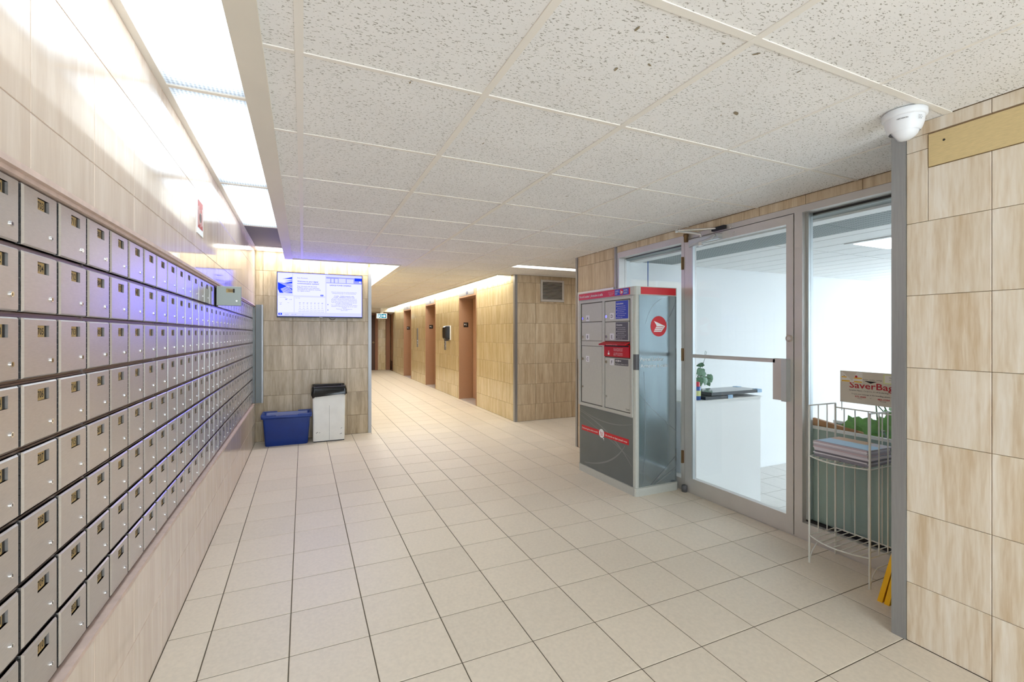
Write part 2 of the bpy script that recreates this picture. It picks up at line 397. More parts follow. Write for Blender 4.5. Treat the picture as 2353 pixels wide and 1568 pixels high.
CHIPS = [(1.661, 1.348), (1.618, 1.386), (1.0, 1.293), (1.09, 1.226), (.927, 1.096), (1.04, 1.089), (1.227, 1.041), (1.37, 1.035), (1.60, 1.044), (.586, 1.66), (.80, 2.06), (.45, 2.36), (1.62, 1.92), (.36, 1.67), (.9, 3.36), (1.4, 2.75), (1.62, 2.62)]
# ------------------------------------------------------------------ dropped ceiling
ceil = MB()
for (x0, x1, y0, y1) in [(-.2, XR + .1, -2.5, 1.19), (-.2, XG + .05, 1.19, 5.45), (-.2, 2.61, 5.45, 5.66), (-.2, 1.2, 5.66, 6.15), (1.2, 6.1, 5.66, YV), (1.2, 2.76, YV, 16.6), (2.76, XE, YV, 6.55), (XG + .05, 6.1, 4.71, 5.45)]:
    ceil.box(x0, x1, y0, y1, ZC + .012, ZC + .03, 'tee')
ceil = ceil.build('ceiling'); tag(ceil, 'dropped ceiling of white fissured acoustic tiles in a metal grid', 'ceiling', kind='structure')
X2, X4 = CSX + 2 * CG, CSX + 4 * CG
cregs = [(-.13, XR, -2.5, CSY), (-.13, X2, CSY, 6.13), (X2, X4, CSY, 16.6), (1.2, X2, 6.13, 16.6), (X4, XG, CSY, 5.45), (X4, 6.1, 5.66, YV), (X4, 2.76, YV, 16.6), (XG, 6.1, 4.71, 5.45)]
FD = f_dn(ZC)
rest = MB(); n = 0
for (x0, x1, y0, y1) in cregs:
    ue, ve = edges(x0, x1, CSX, CG), edges(-y1, -y0, -CSY - 40 * CG, CG)
    for a, b in zip(ue, ue[1:]):
        for c, d in zip(ve, ve[1:]):
            if inview((a + b) / 2, -(c + d) / 2, ZC) or -(c + d) / 2 < 2:
                o = place_tile(ceil, FD, a, b, c, d, 'ceiling_tile', gap=.007, t=.012, ch=.002, name='ceiling_tile')
                o.location.z += random.uniform(0, .0025)
            else: rest.fbox(FD, a + .004, b - .004, c + .004, d - .004, -.012, 0, 'ceiling_tile')
if rest.v: tag(rest.build('hidden_ceiling_tiles', ceil), kind='stuff')
for i in range(-1, 6):      # long tees
    x = CSX + i * CG; w = .013 if i <= 2 else .005
    if -.14 < x < XG: MB().box(x - w, x + w, -2.5, 6.13 if x < 1.2 else 16.6 if x < 2.7 else 5.45, ZC - .003, ZC + .004, 'tee').build('ceiling_tee', ceil)
for j in range(-4, 24):
    y = CSY + j * CG; w = .013 if j == 0 else .009 if j < 4 else .005
    x0 = -.13 if y < 6.1 else 1.2; x1 = XR if y < 1.19 else XG if y < 5.45 else 6 if y < 6.4 else 2.76
    if y < 16.6: MB().box(x0, x1, y - w, y + w, ZC - .0022, ZC + .004, 'tee').build('ceiling_tee', ceil)
R = random.Random(21)
for k, (x, y) in enumerate(CHIPS):
    n_ = 7; ln = .022 if k == 0 else R.uniform(.006, .014); an = R.uniform(0, 3.1)
    pts = []
    for i in range(n_):
        t = 2 * math.pi * i / n_; a_, b_ = ln * math.cos(t) * R.uniform(.7, 1.2), ln * .4 * math.sin(t) * R.uniform(.6, 1.2)
        pts.append((x + a_ * math.cos(an) - b_ * math.sin(an), -(y + a_ * math.sin(an) + b_ * math.cos(an))))
    MB().fpoly(f_dn(ZC), pts[::-1], .0004, 'chip').build('chipped_patch', ceil)
sof = MB().box(-.205, -.118, -2.5, 6.15, ZC - .012, ZC + .01, 'soffit').box(-.205, -.19, -2.5, 6.15, ZC + .01, 2.62, 'soffit')
sof.box(-.19, 1.185, 6.135, 6.149, ZC - .0121, 2.62, 'soffit').box(1.185, 1.2, 6.15, 16.6, ZC - .012, 2.62, 'soffit').box(2.76, 2.775, 6.55, 16.6, ZC - .012, 2.62, 'soffit')
sof.box(2.775, XE, 6.54, 6.555, ZC - .005, 2.62, 'soffit').box(2.61, 6.1, 5.445, 5.455, ZC - .008, 2.62, 'soffit').box(2.61, 6.1, 5.655, 5.665, ZC - .008, 2.62, 'soffit').box(2.6, 2.61, 5.445, 5.665, ZC - .008, 2.62, 'soffit')
tag(sof.build('trim_1'), 'cream painted soffit edges of the recessed light troughs', 'trim', kind='structure')
# light troughs
def light_panel(name, x0, x1, y0, y1, z, m, label, group=None):
    t = thing(name, label, 'ceiling light', ((x0 + x1) / 2, (y0 + y1) / 2, z), group)
    MB().box(x0 + .014, x1 - .004, y0 + .008, y1 - .008, z, z + .004, m).build('lens', t)
    MB().box(x0, x0 + .028, y0, y1, z - .006, z + .006, 'tee').build('edge_tee', t)
    MB().box(x0 + .028, x1, y1 - .012, y1 + .012, z - .006, z + .006, 'tee').build('cross_tee', t); return t
PY = [-1.74, -.38, .98, 2.34, 3.70, 5.05]
for a, b, l in zip(PY, PY[1:], ['lit ribbed lens panel in the trough nearest the street entrance', 'lit ribbed lens panel over the mailboxes, second from the street entrance', 'first whole lit ribbed lens panel above the lower numbered mailboxes', 'lit ribbed lens panel above mailbox wall, second before the dark panel', 'lit ribbed lens panel directly beside the dark unlit trough panel']):
    light_panel('trough_light', XW, -.19, a, b, ZT, 'lens', l, 'trough lights over the mailboxes')
t = thing('trough_light', 'unlit dark grey trough panel near the television wall', 'ceiling light', (-.37, 5.6, ZT))
MB().box(XW + .014, -.194, 5.065, 6.165, ZT, ZT + .004, 'grey_panel').build('panel', t)
MB().box(XW, XW + .028, 5.05, 6.18, ZT - .006, ZT + .006, 'tee').build('edge_tee', t)
light_panel('trough_light', XW, .86, 6.19, 6.50, ZT, 'lens_warm', 'lit trough strip washing the stone wall above the television')
tr = MB().box(XW, .86, 6.155, 6.20, ZT - .01, ZT + .02, 'tee').build('trim_2'); tag(tr, 'cream metal trim between trough panels', 'trim', kind='structure')
for k in range(7):
    light_panel('trough_light', .862, 1.185, 6.2 + k * 1.35, 6.2 + (k + 1) * 1.35, ZT, 'lens_warm', 'warm lit trough panel along the lift lobby wall, %s from the television corner' % ['first', 'second', 'third', 'fourth', 'fifth', 'sixth', 'seventh'][k], 'lift lobby trough panels')
light_panel('cove_light', 2.78, XE - .005, 6.56, 16.5, ZT - .02, 'lens_warm', 'long warm cove light running above the three lifts')
light_panel('trough_light', 2.615, 5.98, 5.46, 5.65, ZT - .06, 'lens_flat', 'narrow lit strip light in the ceiling before the vent wall')

# ------------------------------------------------------------------ stone walls
def stone_wall(name, label): return thing(name, label, 'wall', kind='structure')
wl = MB().box(-.8, XW - .002, -2.5, YB, 0, .49, 'stone_edge').box(-.8, XW - .002, -2.5, YB, 1.732, 2.62, 'stone_edge').box(-.8, -.66, -2.5, YB, .49, 1.732, 'void')
wl = wl.build('wall_left'); tag(wl, 'polished travertine wall holding the steel mailboxes', 'wall', kind='structure')
uy = edges(-2.5, YB, 1.352, .3385)
tile_area(wl, f_px(XW), uy, [0, .26, .488], 'stone_left', gap=.0022)
tile_area(wl, f_px(XW), uy, [1.734, 1.865, 2.19, 2.45], 'stone_left', gap=.0022)
MB().box(-.66, XW + .001, -2.5, YB, .482, .496, 'stone_edge').build('stone_sill', wl)
MB().box(-.66, XW + .0015, -2.5, YB, 1.724, 1.738, 'stone_edge').box(-.66, XW - .012, -2.5, YB, 1.714, 1.724, 'stone_edge').build('stone_lintel', wl)
wb = MB().box(-.8, .857, YB + .006, YEND, 0, 2.62, 'grout_stone').build('wall_back'); tag(wb, 'travertine tiled wall carrying the television screen', 'wall', kind='structure')
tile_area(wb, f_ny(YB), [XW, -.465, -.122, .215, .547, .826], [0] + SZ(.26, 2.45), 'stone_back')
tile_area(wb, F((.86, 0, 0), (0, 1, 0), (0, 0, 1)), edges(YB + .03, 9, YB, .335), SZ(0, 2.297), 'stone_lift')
OPEN = [(8.12, 9.18), (11.04, 12.05), (13.83, 14.95)]
we = MB(); ys = [YV] + [q for o in OPEN for q in o] + [16.9]
for a, b in zip(ys[::2], ys[1::2]): we.box(XE + .006, 3.6, a if a > 6.5 else 6.406, b, 0, 2.62, 'grout_stone')
for a, b in OPEN: we.box(XE + .006, 3.6, a, b, 2.25, 2.62, 'grout_stone').box(3.5, 3.6, a, b, 0, 2.25, 'grout_stone')
we.box(XE + .006, 3.6, 16.9, YEND + .2, 2.12, 2.62, 'plaster').box(3.3, 3.6, 16.9, YEND + .2, 0, 2.12, 'plaster')
we = we.build('wall_elevators'); tag(we, 'polished travertine wall with three lift openings', 'wall', kind='structure')
tile_area(we, f_nx(XE), edges(-16.9, -YV - .045, -YV, .335), SZ(0, 2.30) + [2.42], 'stone_lift', holes=[(-b, -a, -1, 2.25) for a, b in OPEN])
wv = MB().box(3.5, 6.1, YV + .006, YV + .2, 0, 2.62, 'grout_stone').box(3.0265, 3.6, YV + .006, YV + .1, 0, 2.62, 'grout_stone').build('wall_vent'); tag(MB().box(6.0, 6.1, 4.7, YV, 0, 2.62, 'white_wall').build('wall_side'), 'plain end wall of the side corridor', 'wall', kind='structure'); tag(wv, 'travertine wall with a louvred vent', 'wall', kind='structure')
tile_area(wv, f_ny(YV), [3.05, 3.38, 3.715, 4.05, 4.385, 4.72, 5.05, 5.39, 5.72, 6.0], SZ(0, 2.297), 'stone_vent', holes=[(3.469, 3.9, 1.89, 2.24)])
wp = MB().box(XG + .006, 6.1, 3.955, 4.70, -.4, 2.62, 'grout_stone').build('wall_pier'); tag(wp, 'travertine pier between glass front and side corridor', 'wall', kind='structure')
tile_area(wp, f_nx(XG), [-4.68, -4.33, -3.99, -3.955], SZ(0, 2.297), 'stone_vent')
wr = MB().box(XR + .006, XG, -2.5, 1.178, 0, 2.62, 'grout_stone').build('wall_right'); tag(wr, 'cream travertine wall with steel corner post', 'wall', kind='structure')
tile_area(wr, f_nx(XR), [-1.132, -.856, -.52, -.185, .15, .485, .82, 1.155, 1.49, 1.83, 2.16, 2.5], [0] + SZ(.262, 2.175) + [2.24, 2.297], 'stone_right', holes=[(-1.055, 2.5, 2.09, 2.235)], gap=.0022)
bb = MB().fbox(f_nx(XR), -1.052, 2.5, 2.093, 2.232, -.006, .002, 'beige_board').fdisc(f_nx(XR), -1.0, 2.19, .0045, .003, 'ink').build('cover_board'); tag(bb, 'yellowish patch board with one drilled hole, set into the stone wall', 'board')
wh = MB().box(XG + .006, XG + .12, 1.18, 3.955, 2.232, 2.62, 'grout_stone').build('wall_header'); tag(wh, 'thin travertine strip above the glass front', 'wall', kind='structure')
tile_area(wh, f_nx(XG), edges(-3.955, -1.18, -3.955, .335), [2.232, 2.297], 'stone_vent')
wn = MB().box(.857, XE + .6, YEND, YEND + .2, 0, 2.62, 'grout_stone').build('wall_end'); tag(wn, 'travertine end wall of the lift lobby', 'wall', kind='structure')
tile_area(wn, f_ny(YEND - .006), [2.60, 2.90], SZ(0, 2.12), 'stone_lift')
bk = MB().box(.86, XE + .28, 16.6, YEND, 2.16, 2.62, 'soffit').build('trim_3'); tag(bk, 'lowered bulkhead over the end of the lift lobby', 'trim', kind='structure')
wk = MB().box(-.8, -.4, -2.7, -2.5, 0, 2.62, 'stone_right').box(2.2, XG, -2.7, -2.5, 0, 2.62, 'stone_right').box(-.4, 2.2, -2.7, -2.5, 2.15, 2.62, 'stone_right').build('wall_front'); tag(wk, 'stone wall with the glazed street entrance, facing the television wall', 'wall', kind='structure')  # wall out of view; the entrance in it is added to let daylight in
dd = thing('door_7', 'aluminium framed entrance openings facing the television wall', 'door', (.65, -2.6, 0), kind='structure')  # framing of the added entrance, unseen, there for the daylight
for x in (-.4, .47, 1.3, 2.14): MB().box(x, x + .06, -2.63, -2.57, 0, 2.15, 'aluminium').build('stile', dd)
MB().box(-.4, 2.2, -2.63, -2.57, 0, .1, 'aluminium').build('bottom_rail', dd)
# corner guards
def guard(i, x0, x1, y0, y1, z1, label):
    tag(MB().box(x0, x1, y0, y1, 0, z1, 'steel').build('trim_%d' % i), label, 'corner guard', kind='structure')
guard(4, .826, .868, YB - .012, YB + .05, ZC, 'brushed steel corner guard at the end of the television wall')
guard(5, XE - .012, XE + .035, YV - .012, YV + .045, ZC, 'brushed steel corner guard between lifts and vent wall')
guard(6, XG - .012, XG + .05, 4.68, 4.712, ZC, 'brushed steel corner guard on the pier')
guard(7, XR - .006, XR + .58, 1.132, 1.186, ZC, 'wide brushed steel post capping the right stone wall')
guard(8, XG - .012, XG + .05, 3.925, 3.957, ZC, 'steel edge strip between the pier and the glass front')

# ------------------------------------------------------------------ mailboxes
Y0, PITCH, ZTOP, ROW = 1.355, .1707, 1.716, .1515
NC = 30
fr = MB().box(-.655, XM - .012, -1.4, Y0 + NC * PITCH, .497, 1.716, 'rail_steel')
fr = fr.build('mailbox_bank'); tag(fr, 'long steel frame holding rows of mailboxes in the stone wall', 'mailbox bank')
for r in range(9):
    z = ZTOP - r * ROW
    MB().box(XM - .012, XM - .004, Y0 - 2 * PITCH, Y0 + NC * PITCH, z - .0055, z - .0005, 'rail_steel').box(XM - .012, XM - .007, Y0 - 2 * PITCH, Y0 + NC * PITCH, z, z + .005, 'rail_steel').build('rail', fr)
for c in range(-2, NC + 1, 4):
    MB().box(XM - .012, XM - .003, Y0 + c * PITCH - .0025, Y0 + c * PITCH + .0003, .5, 1.716, 'rail_steel').build('divider', fr)
# one door: u along the wall (0..PITCH), v up (0..ROW); local +X faces the lobby
FL = f_px(0)
def door_mesh():
    m = MB(); u0, u1, v0, v1 = .0135, PITCH - .003, .007, ROW - .006
    a0, a1, b0, b1 = u0 + .060, u0 + .113, v0 + .094, v0 + .122
    ch, t = .0035, .006
    O = [(u0, v0), (u1, v0), (u1, v1), (u0, v1)]; I = [(u0 + ch, v0 + ch), (u1 - ch, v0 + ch), (u1 - ch, v1 - ch), (u0 + ch, v1 - ch)]; Hh = [(a0, b0), (a1, b0), (a1, b1), (a0, b1)]
    vs = [FL.p(u, v, -.008) for u, v in O] + [FL.p(u, v, t - .004) for u, v in O] + [FL.p(u, v, t) for u, v in I] + [FL.p(u, v, t) for u, v in Hh] + [FL.p(u, v, -.008) for u, v in Hh]
    fs = []
    for i in range(4):
        j = (i + 1) % 4
        fs += [(i, j, 4 + j, 4 + i), (4 + i, 4 + j, 8 + j, 8 + i), (8 + i, 8 + j, 12 + j, 12 + i), (12 + j, 16 + j, 16 + i, 12 + i), (i, 16 + i, 16 + j, j)]
    m.add(vs, fs, 'door_steel'); return m.mesh('door'), (a0, a1, b0, b1)
DOOR, (A0, A1, B0, B1) = door_mesh()
DOOR_OPEN = DOOR.copy(); DOOR_OPEN.materials[0] = MATS['door_painted']
hm = MB()
for k in range(9): hm.fcyl(F((0, .0065, 0), (1, 0, 0), (0, 1, 0)), .0005, 0, .0036, .009 + k * .0148, .009 + k * .0148 + .0135, 'dark_hinge', 6)
HINGE = hm.fbox(FL, .001, .0135, .008, ROW - .007, -.006, -.002, 'dark_hinge').mesh('hinge')
lk = MB().fcyl(FL, .138, .043, .0058, .004, .0085, 'chrome', 12); lk.fbox(FL, .1372, .1388, .0398, .0462, .0085, .0088, 'ink'); LOCK = lk.mesh('lock')
def card(num):
    m = MB().frect(FL, A0 - .001, A1 - .011, B0 - .001, B1 + .001, .0012, 'brass_card').frect(FL, A1 - .012, A1 + .001, B0 - .001, B1 + .001, .0006, 'void')  # dark strip right of the card stands in for the recess shadow
    return m.ftext(FL, num, A0 + .011, B0 + .006, .023, 'ink', .0016, width=.027 if len(num) == 3 else .030, bold=True).mesh('number_card')
ROWN = ['top', 'second', 'third', 'fourth', 'fifth', 'sixth', 'seventh', 'bottom']
NUMW = ['no', 'one', 'two', 'three', 'four', 'five', 'six', 'seven', 'eight', 'nine', 'ten', 'eleven', 'twelve', 'thirteen', 'fourteen', 'fifteen', 'sixteen', 'seventeen', 'eighteen', 'nineteen', 'twenty'] + ['twenty-' + w for w in ('one', 'two', 'three', 'four', 'five', 'six', 'seven', 'eight', 'nine')]
for c in range(-1, NC):
    for r in range(8):
        pos = 7 * 16 + 2 + 8 * c + r; fl = pos // 16; fl += 1 if fl >= 13 else 0; num = '%d%02d' % (fl, pos % 16 + 1)
        opened = (c == 14 and r == 0)
        if opened: lab = 'mailbox numbered 1503 in the top row with its door swung wide open'
        elif c == -1: lab = 'closed steel mailbox, %s row, one column before number %d' % (ROWN[r], 703 + r)
        elif c == 0: lab = 'closed steel mailbox numbered %s in the %s row of its column' % (num, ROWN[r])
        else: lab = 'closed steel mailbox%s, %s row, %s column%s along from number %d' % (' numbered ' + num if c < 6 else '', ROWN[r], NUMW[c], 's' if c > 1 else '', 703 + r)
        loc = (XM, Y0 + c * PITCH, ZTOP - (r + 1) * ROW)
        t = thing('mailbox', lab, 'mailbox', loc, 'mailboxes in the stone wall')
        if opened:
            M = Matrix.Translation((.014, .008, 0)) @ Matrix.Rotation(math.radians(-88), 4, 'Z') @ Matrix.Translation((0, -.008, 0))
            MB().fbox(f_px(XM), Y0 + c * PITCH + .014, Y0 + (c + 1) * PITCH - .004, loc[2] + .008, loc[2] + ROW - .008, -.0115, -.0105, 'void').build('opening', t)  # dark plate painted as the shaded inside of the open box
        else: M = Matrix.Identity(4)
        d = inst('door', DOOR_OPEN if opened else DOOR, t, M)
        inst('lock', LOCK, d); inst('number_card', card(num), d); inst('hinge', HINGE, t)
end = MB().box(-.545, -.462, 6.480, 6.5, .50, 1.74, 'plate_grey').box(-.478, -.462, 6.464, 6.526, .50, 1.74, 'steel').box(-.64, -.552, Y0 + NC * PITCH + .001, 6.5, .50, 1.712, 'plate_grey').build('mailbox_end_plate')
tag(end, 'grey steel end plate closing the mailbox bank at the corner', 'end plate')
# red notice on left wall
fl = f_px(XW); q = thing('wall_notice', 'small red and white notice fixed above the mailboxes', 'notice', (XW, 3.2, 1.97))
MB().fbox(fl, 3.07, 3.24, 1.95, 2.16, 0, .004, 'white').build('paper', q)
pm = MB().frect(fl, 3.085, 3.225, 1.985, 2.145, .0045, 'poster_red')
for k in range(4): pm.frect(fl, 3.10 + k * .032, 3.112 + k * .032, 2.0 + .01 * (k % 2), 2.11 - .015 * (k % 3), .005, 'sign_paper')
pm.fdisc(fl, 3.155, 2.05, .028, .0053, 'dark_brown').build('print', q)

# ------------------------------------------------------------------ television
tv = thing('television', 'wide wall mounted screen showing building notices in blue light', 'television', (.22, YB, 1.58))
ft = f_ny(6.47); TU0, TU1, TV0, TV1 = -.308, .742, 1.583, 2.168
MB().box(-.1, .55, 6.501, YB - .001, 1.65, 2.1, 'black').build('wall_mount', tv)
fm = MB().fbox(ft, TU0, TU1, TV0, TV1, -.03, -.002, 'black'); sb = (TU0 + .008, TU1 - .008, TV0 + .02, TV1 - .008)
for a in ((TU0, sb[0], TV0, TV1), (sb[1], TU1, TV0, TV1), (sb[0], sb[1], TV0, sb[2]), (sb[0], sb[1], sb[3], TV1)): fm.fbox(ft, *a, -.002, .003, 'black')
fm.ftext(ft, 'Hisense', .217, TV0 + .006, .012, 'white', .0035, align='C'); fm.build('bezel', tv)
sc = MB().frect(ft, *sb, 0, 'scr_bg').build('screen', tv)
su = lambda x: sb[0] + (x - 185) / (2155 - 185) * (sb[1] - sb[0])       # layout of the shown page
sv = lambda y: sb[3] - (y - 165) / (1200 - 165) * (sb[3] - sb[2])
sw = MB()
for a in ((530, 1270, 180, 700), (1300, 2150, 380, 1110), (190, 545, 720, 1110), (565, 1265, 740, 1110)): sw.frect(ft, su(a[0]), su(a[1]), sv(a[3]), sv(a[2]), .0004, 'scr_white')
sw.build('page_cards', sc)
pic = MB().frect(ft, su(195), su(512), sv(650), sv(180), .0008, 'scr_white')
pic.fpoly(ft, [(su(x), sv(y)) for x, y in ((195, 400), (512, 540), (512, 650), (230, 650), (195, 560))], .001, 'scr_dark')
pic.fpoly(ft, [(su(x), sv(y)) for x, y in ((195, 395), (512, 440), (512, 530), (195, 398))][:3], .0012, 'scr_mid')
for k in range(6): pic.fpoly(ft, [(su(x), sv(y)) for x, y in ((255 + k * 12, 560 + k * 17), (420 + k * 22, 480 + k * 25), (430 + k * 22, 490 + k * 25), (258 + k * 12, 570 + k * 17))], .0014, 'scr_white')
for y0, y1, x0 in ((265, 320, 290), (325, 350, 400), (350, 372, 330), (372, 430, 260)): pic.fpoly(ft, [(su(x0), sv(y1)), (su(512), sv(y1 - 8)), (su(512), sv(y0)), (su(x0 + 60), sv(y1 - 12))], .0011, 'scr_dark')
pic.build('building_picture', sc); pic = MB()
pic.frect(ft, su(1290), su(2155), sv(375), sv(225), .0006, 'scr_mid')
for a in ((1290, 1390), (1410, 1470), (1495, 1570), (1585, 1760), (1780, 1950)): pic.frect(ft, su(a[0]), su(a[1]), sv(360), sv(245 + a[0] % 17), .0009, 'scr_bg')
pic.frect(ft, su(1975), su(2155), sv(300), sv(225), .001, 'scr_dark'); pic.fdisc(ft, su(2110), sv(320), .012, .0012, 'scr_white')
pic.build('banner_picture', sc)
tx = MB()
def T(s, x, y, h, x1=None, al='L', b=False, m='scr_text'): tx.ftext(ft, s, su(x), sv(y), h, m, .0016, width=(su(x1) - su(x)) if x1 and al == 'L' else (su(x1) - su(0)) if x1 else None, align=al, bold=b)
T('Dear Residents,', 625, 290, .018, 865)
T('Welcome to your digital', 625, 375, .026, 1100, b=True); T('communication system!', 625, 425, .026, 1120, b=True)
for i, (s, w) in enumerate((('Stay informed with the latest', 1075), ('building updates and important', 1130), ('information by regularly checking', 1155), ('our digital screens.', 915))): T(s, 625, 490 + i * 37, .02, w)
T('GARAGE POWER SWEEPING', 1370, 440, .025, 1890, b=True)
for y, s, w in ((600, 'Please be advised that we will be sweeping the', 610), (632, 'underground garage on the following dates:', 580), (700, 'P1 LEVEL - TUESDAY AUGUST 5, 2025', 470), (732, 'P2 LEVEL - WEDNESDAY, AUGUST 6, 2025', 510), (765, 'The work will take place between the hours of', 600), (795, '8am-5pm. Vehicles must be removed by 8 am', 620), (828, 'on the date pertaining to your parking level only.', 630), (860, 'Once the garage sweeping begins you will not', 610), (892, 'be able to access the garage.', 400), (922, 'Your cooperation in the removal of your vehicle is', 640), (955, 'essential in order that the garage can be swept', 620), (985, 'properly.', 110), (1018, 'Thank you - The Management', 390), (1050, 'July 29, 2025', 160)):
    T(s, 1722, y, .0155, w, 'C', b=y in (700, 732))
T('Current Weather', 230, 760, .011); T('28°', 355, 815, .022, b=True); T('H: 28°', 445, 812, .013); T('Humidity', 225, 885, .009); T('40%', 232, 930, .015); T('Wind', 405, 888, .009); T('Next 7 days', 585, 770, .011)
for r in range(6):
    for c in range(7): T(('27°', '21°', '20°', '40%', '12 km/h', '9:00 PM')[r] if r else '%d°' % (26 + (c * 3) % 4), 685 + c * 86, 890 + r * 42, .012 if r else .016, None, 'C', r == 0)
T('JUL 30', 350, 1170, .015); T('10:17 AM', 495, 1170, .015); T('27°', 735, 1172, .013)
for a in ((205, 285, 1130, 1175), (1158, 1222, 668, 706)): tx.frect(ft, su(a[0]), su(a[1]), sv(a[3]), sv(a[2]), .001, 'scr_dark'); tx.fdisc(ft, su((a[0] + a[1]) / 2), sv((a[2] + a[3]) / 2), .006, .0014, 'scr_white')
for y in (905, 1040): tx.fdisc(ft, su(1330), sv(y), .008, .0014, 'scr_mid')
tx.build('page_text', sc)
cb = MB().tube([(.36 + .035 * math.cos(a), 6.49, 1.582 + .02 * math.sin(a)) for a in [math.pi + i * math.pi / 8 for i in range(9)]], .003, 'black', 6).build('cable_loop', tv)
cv = MB().fbox(f_ny(YB), .268, .305, 2.0, 2.45, 0, .012, 'white').build('cable_cover'); tag(cv, 'white plastic cable cover running up behind the television', 'cable cover')

# ------------------------------------------------------------------ bins
def rrect(x0, x1, y0, y1, r, k=4):
    out = []
    for cx, cy, a in ((x1 - r, y1 - r, 0), (x0 + r, y1 - r, 90), (x0 + r, y0 + r, 180), (x1 - r, y0 + r, 270)):
        for i in range(k + 1): t = math.radians(a + 90 * i / k); out.append((cx + r * math.cos(t), cy + r * math.sin(t)))
    return out
def loft(m, rings, mtl, cap0=True, smooth=True):
    k = len(rings[0]); vs = [Vector(p) for r in rings for p in r]
    m.add(vs, [(i * k + j, i * k + (j + 1) % k, (i + 1) * k + (j + 1) % k, (i + 1) * k + j) for i in range(len(rings) - 1) for j in range(k)], mtl, smooth)
    if cap0: m.add(rings[0], [tuple(range(k - 1, -1, -1))], mtl)
    return m
def ring(x0, x1, y0, y1, z, r=.03): return [(x, y, z) for x, y in rrect(x0, x1, y0, y1, r)]
bx = thing('recycling_bin', 'open blue plastic recycling box on the floor by the mailboxes', 'recycling bin', (-.19, 6.34, 0))
loft(MB(), [ring(-.42, .05, 6.205, 6.43, .0), ring(-.425, .055, 6.20, 6.44, .015), ring(-.448, .082, 6.17, 6.47, .35), ring(-.448, .082, 6.17, 6.47, .375), ring(-.436, .07, 6.182, 6.458, .375), ring(-.41, .045, 6.215, 6.42, .02)], 'bin_blue').add(ring(-.41, .045, 6.215, 6.42, .02), [tuple(range(20))], 'bin_blue').build('body', bx)
rm = MB(); loft(rm, [ring(-.448, .082, 6.17, 6.47, .335), ring(-.466, .1, 6.152, 6.488, .34), ring(-.468, .102, 6.15, 6.49, .372), ring(-.448, .082, 6.17, 6.47, .374)], 'bin_blue', False).build('rim', bx)
for x0, x1, y0, y1 in ((-.465, -.3, 6.15, 6.175), (-.06, .1, 6.15, 6.175), (-.465, -.3, 6.465, 6.49), (-.06, .1, 6.465, 6.49), (-.468, -.445, 6.2, 6.44), (.08, .102, 6.2, 6.44)): MB().box(x0, x1, y0, y1, .37, .388, 'bin_blue', .004).build('rim_tab', bx)
gb = thing('trash_bin', 'tall off-white metal bin with black bag, beside the blue box', 'trash bin', (.3, 6.35, 0))
loft(MB(), [ring(.114, .492, 6.205, 6.47, .012, .02), ring(.112, .502, 6.2, 6.475, .69, .02), ring(.12, .494, 6.208, 6.467, .69, .02), ring(.126, .48, 6.22, 6.455, .05, .02)], 'bin_white').build('body', gb)
MB().box(.12, .486, 6.21, 6.465, 0, .014, 'black').build('foot', gb)
MB().fbox(f_ny(6.2025), .305, .3075, .02, .68, 0, .0008, 'locker_gap').build('seam', gb)
sm_ = MB()
for x, z, w in ((.145, .115, .03), (.15, .108, .012), (.18, .112, .018), (.44, .15, .02), (.43, .08, .03)): sm_.fpoly(f_ny(6.2), [(x, z), (x + w, z + .012), (x + w * .8, z + .016), (x + .004, z + .006)], .0012, 'label_grey')
sm_.build('scuff_marks', gb)
bg_ = MB(); R = random.Random(3); rings = []
for z, e in ((.565, .01), (.60, .018), (.65, .012), (.695, .010), (.708, .002), (.70, -.012), (.58, -.02), (.40, -.03)):
    rr = []
    for i, (x, y) in enumerate(rrect(.112 - e, .502 + e, 6.2 - e, 6.475 + e, .03, 8)): rr.append((x + R.uniform(-.004, .004), y + R.uniform(-.004, .004), z + (.03 * (x - .112) / .39 + R.uniform(-.008, .008) if z < .57 and e > 0 else R.uniform(-.004, .004))))
    rings.append(rr)
loft(bg_, rings, 'bag_black', False).add(rings[-1], [tuple(range(36))], 'bag_black'); bg_.build('bin_bag', gb)

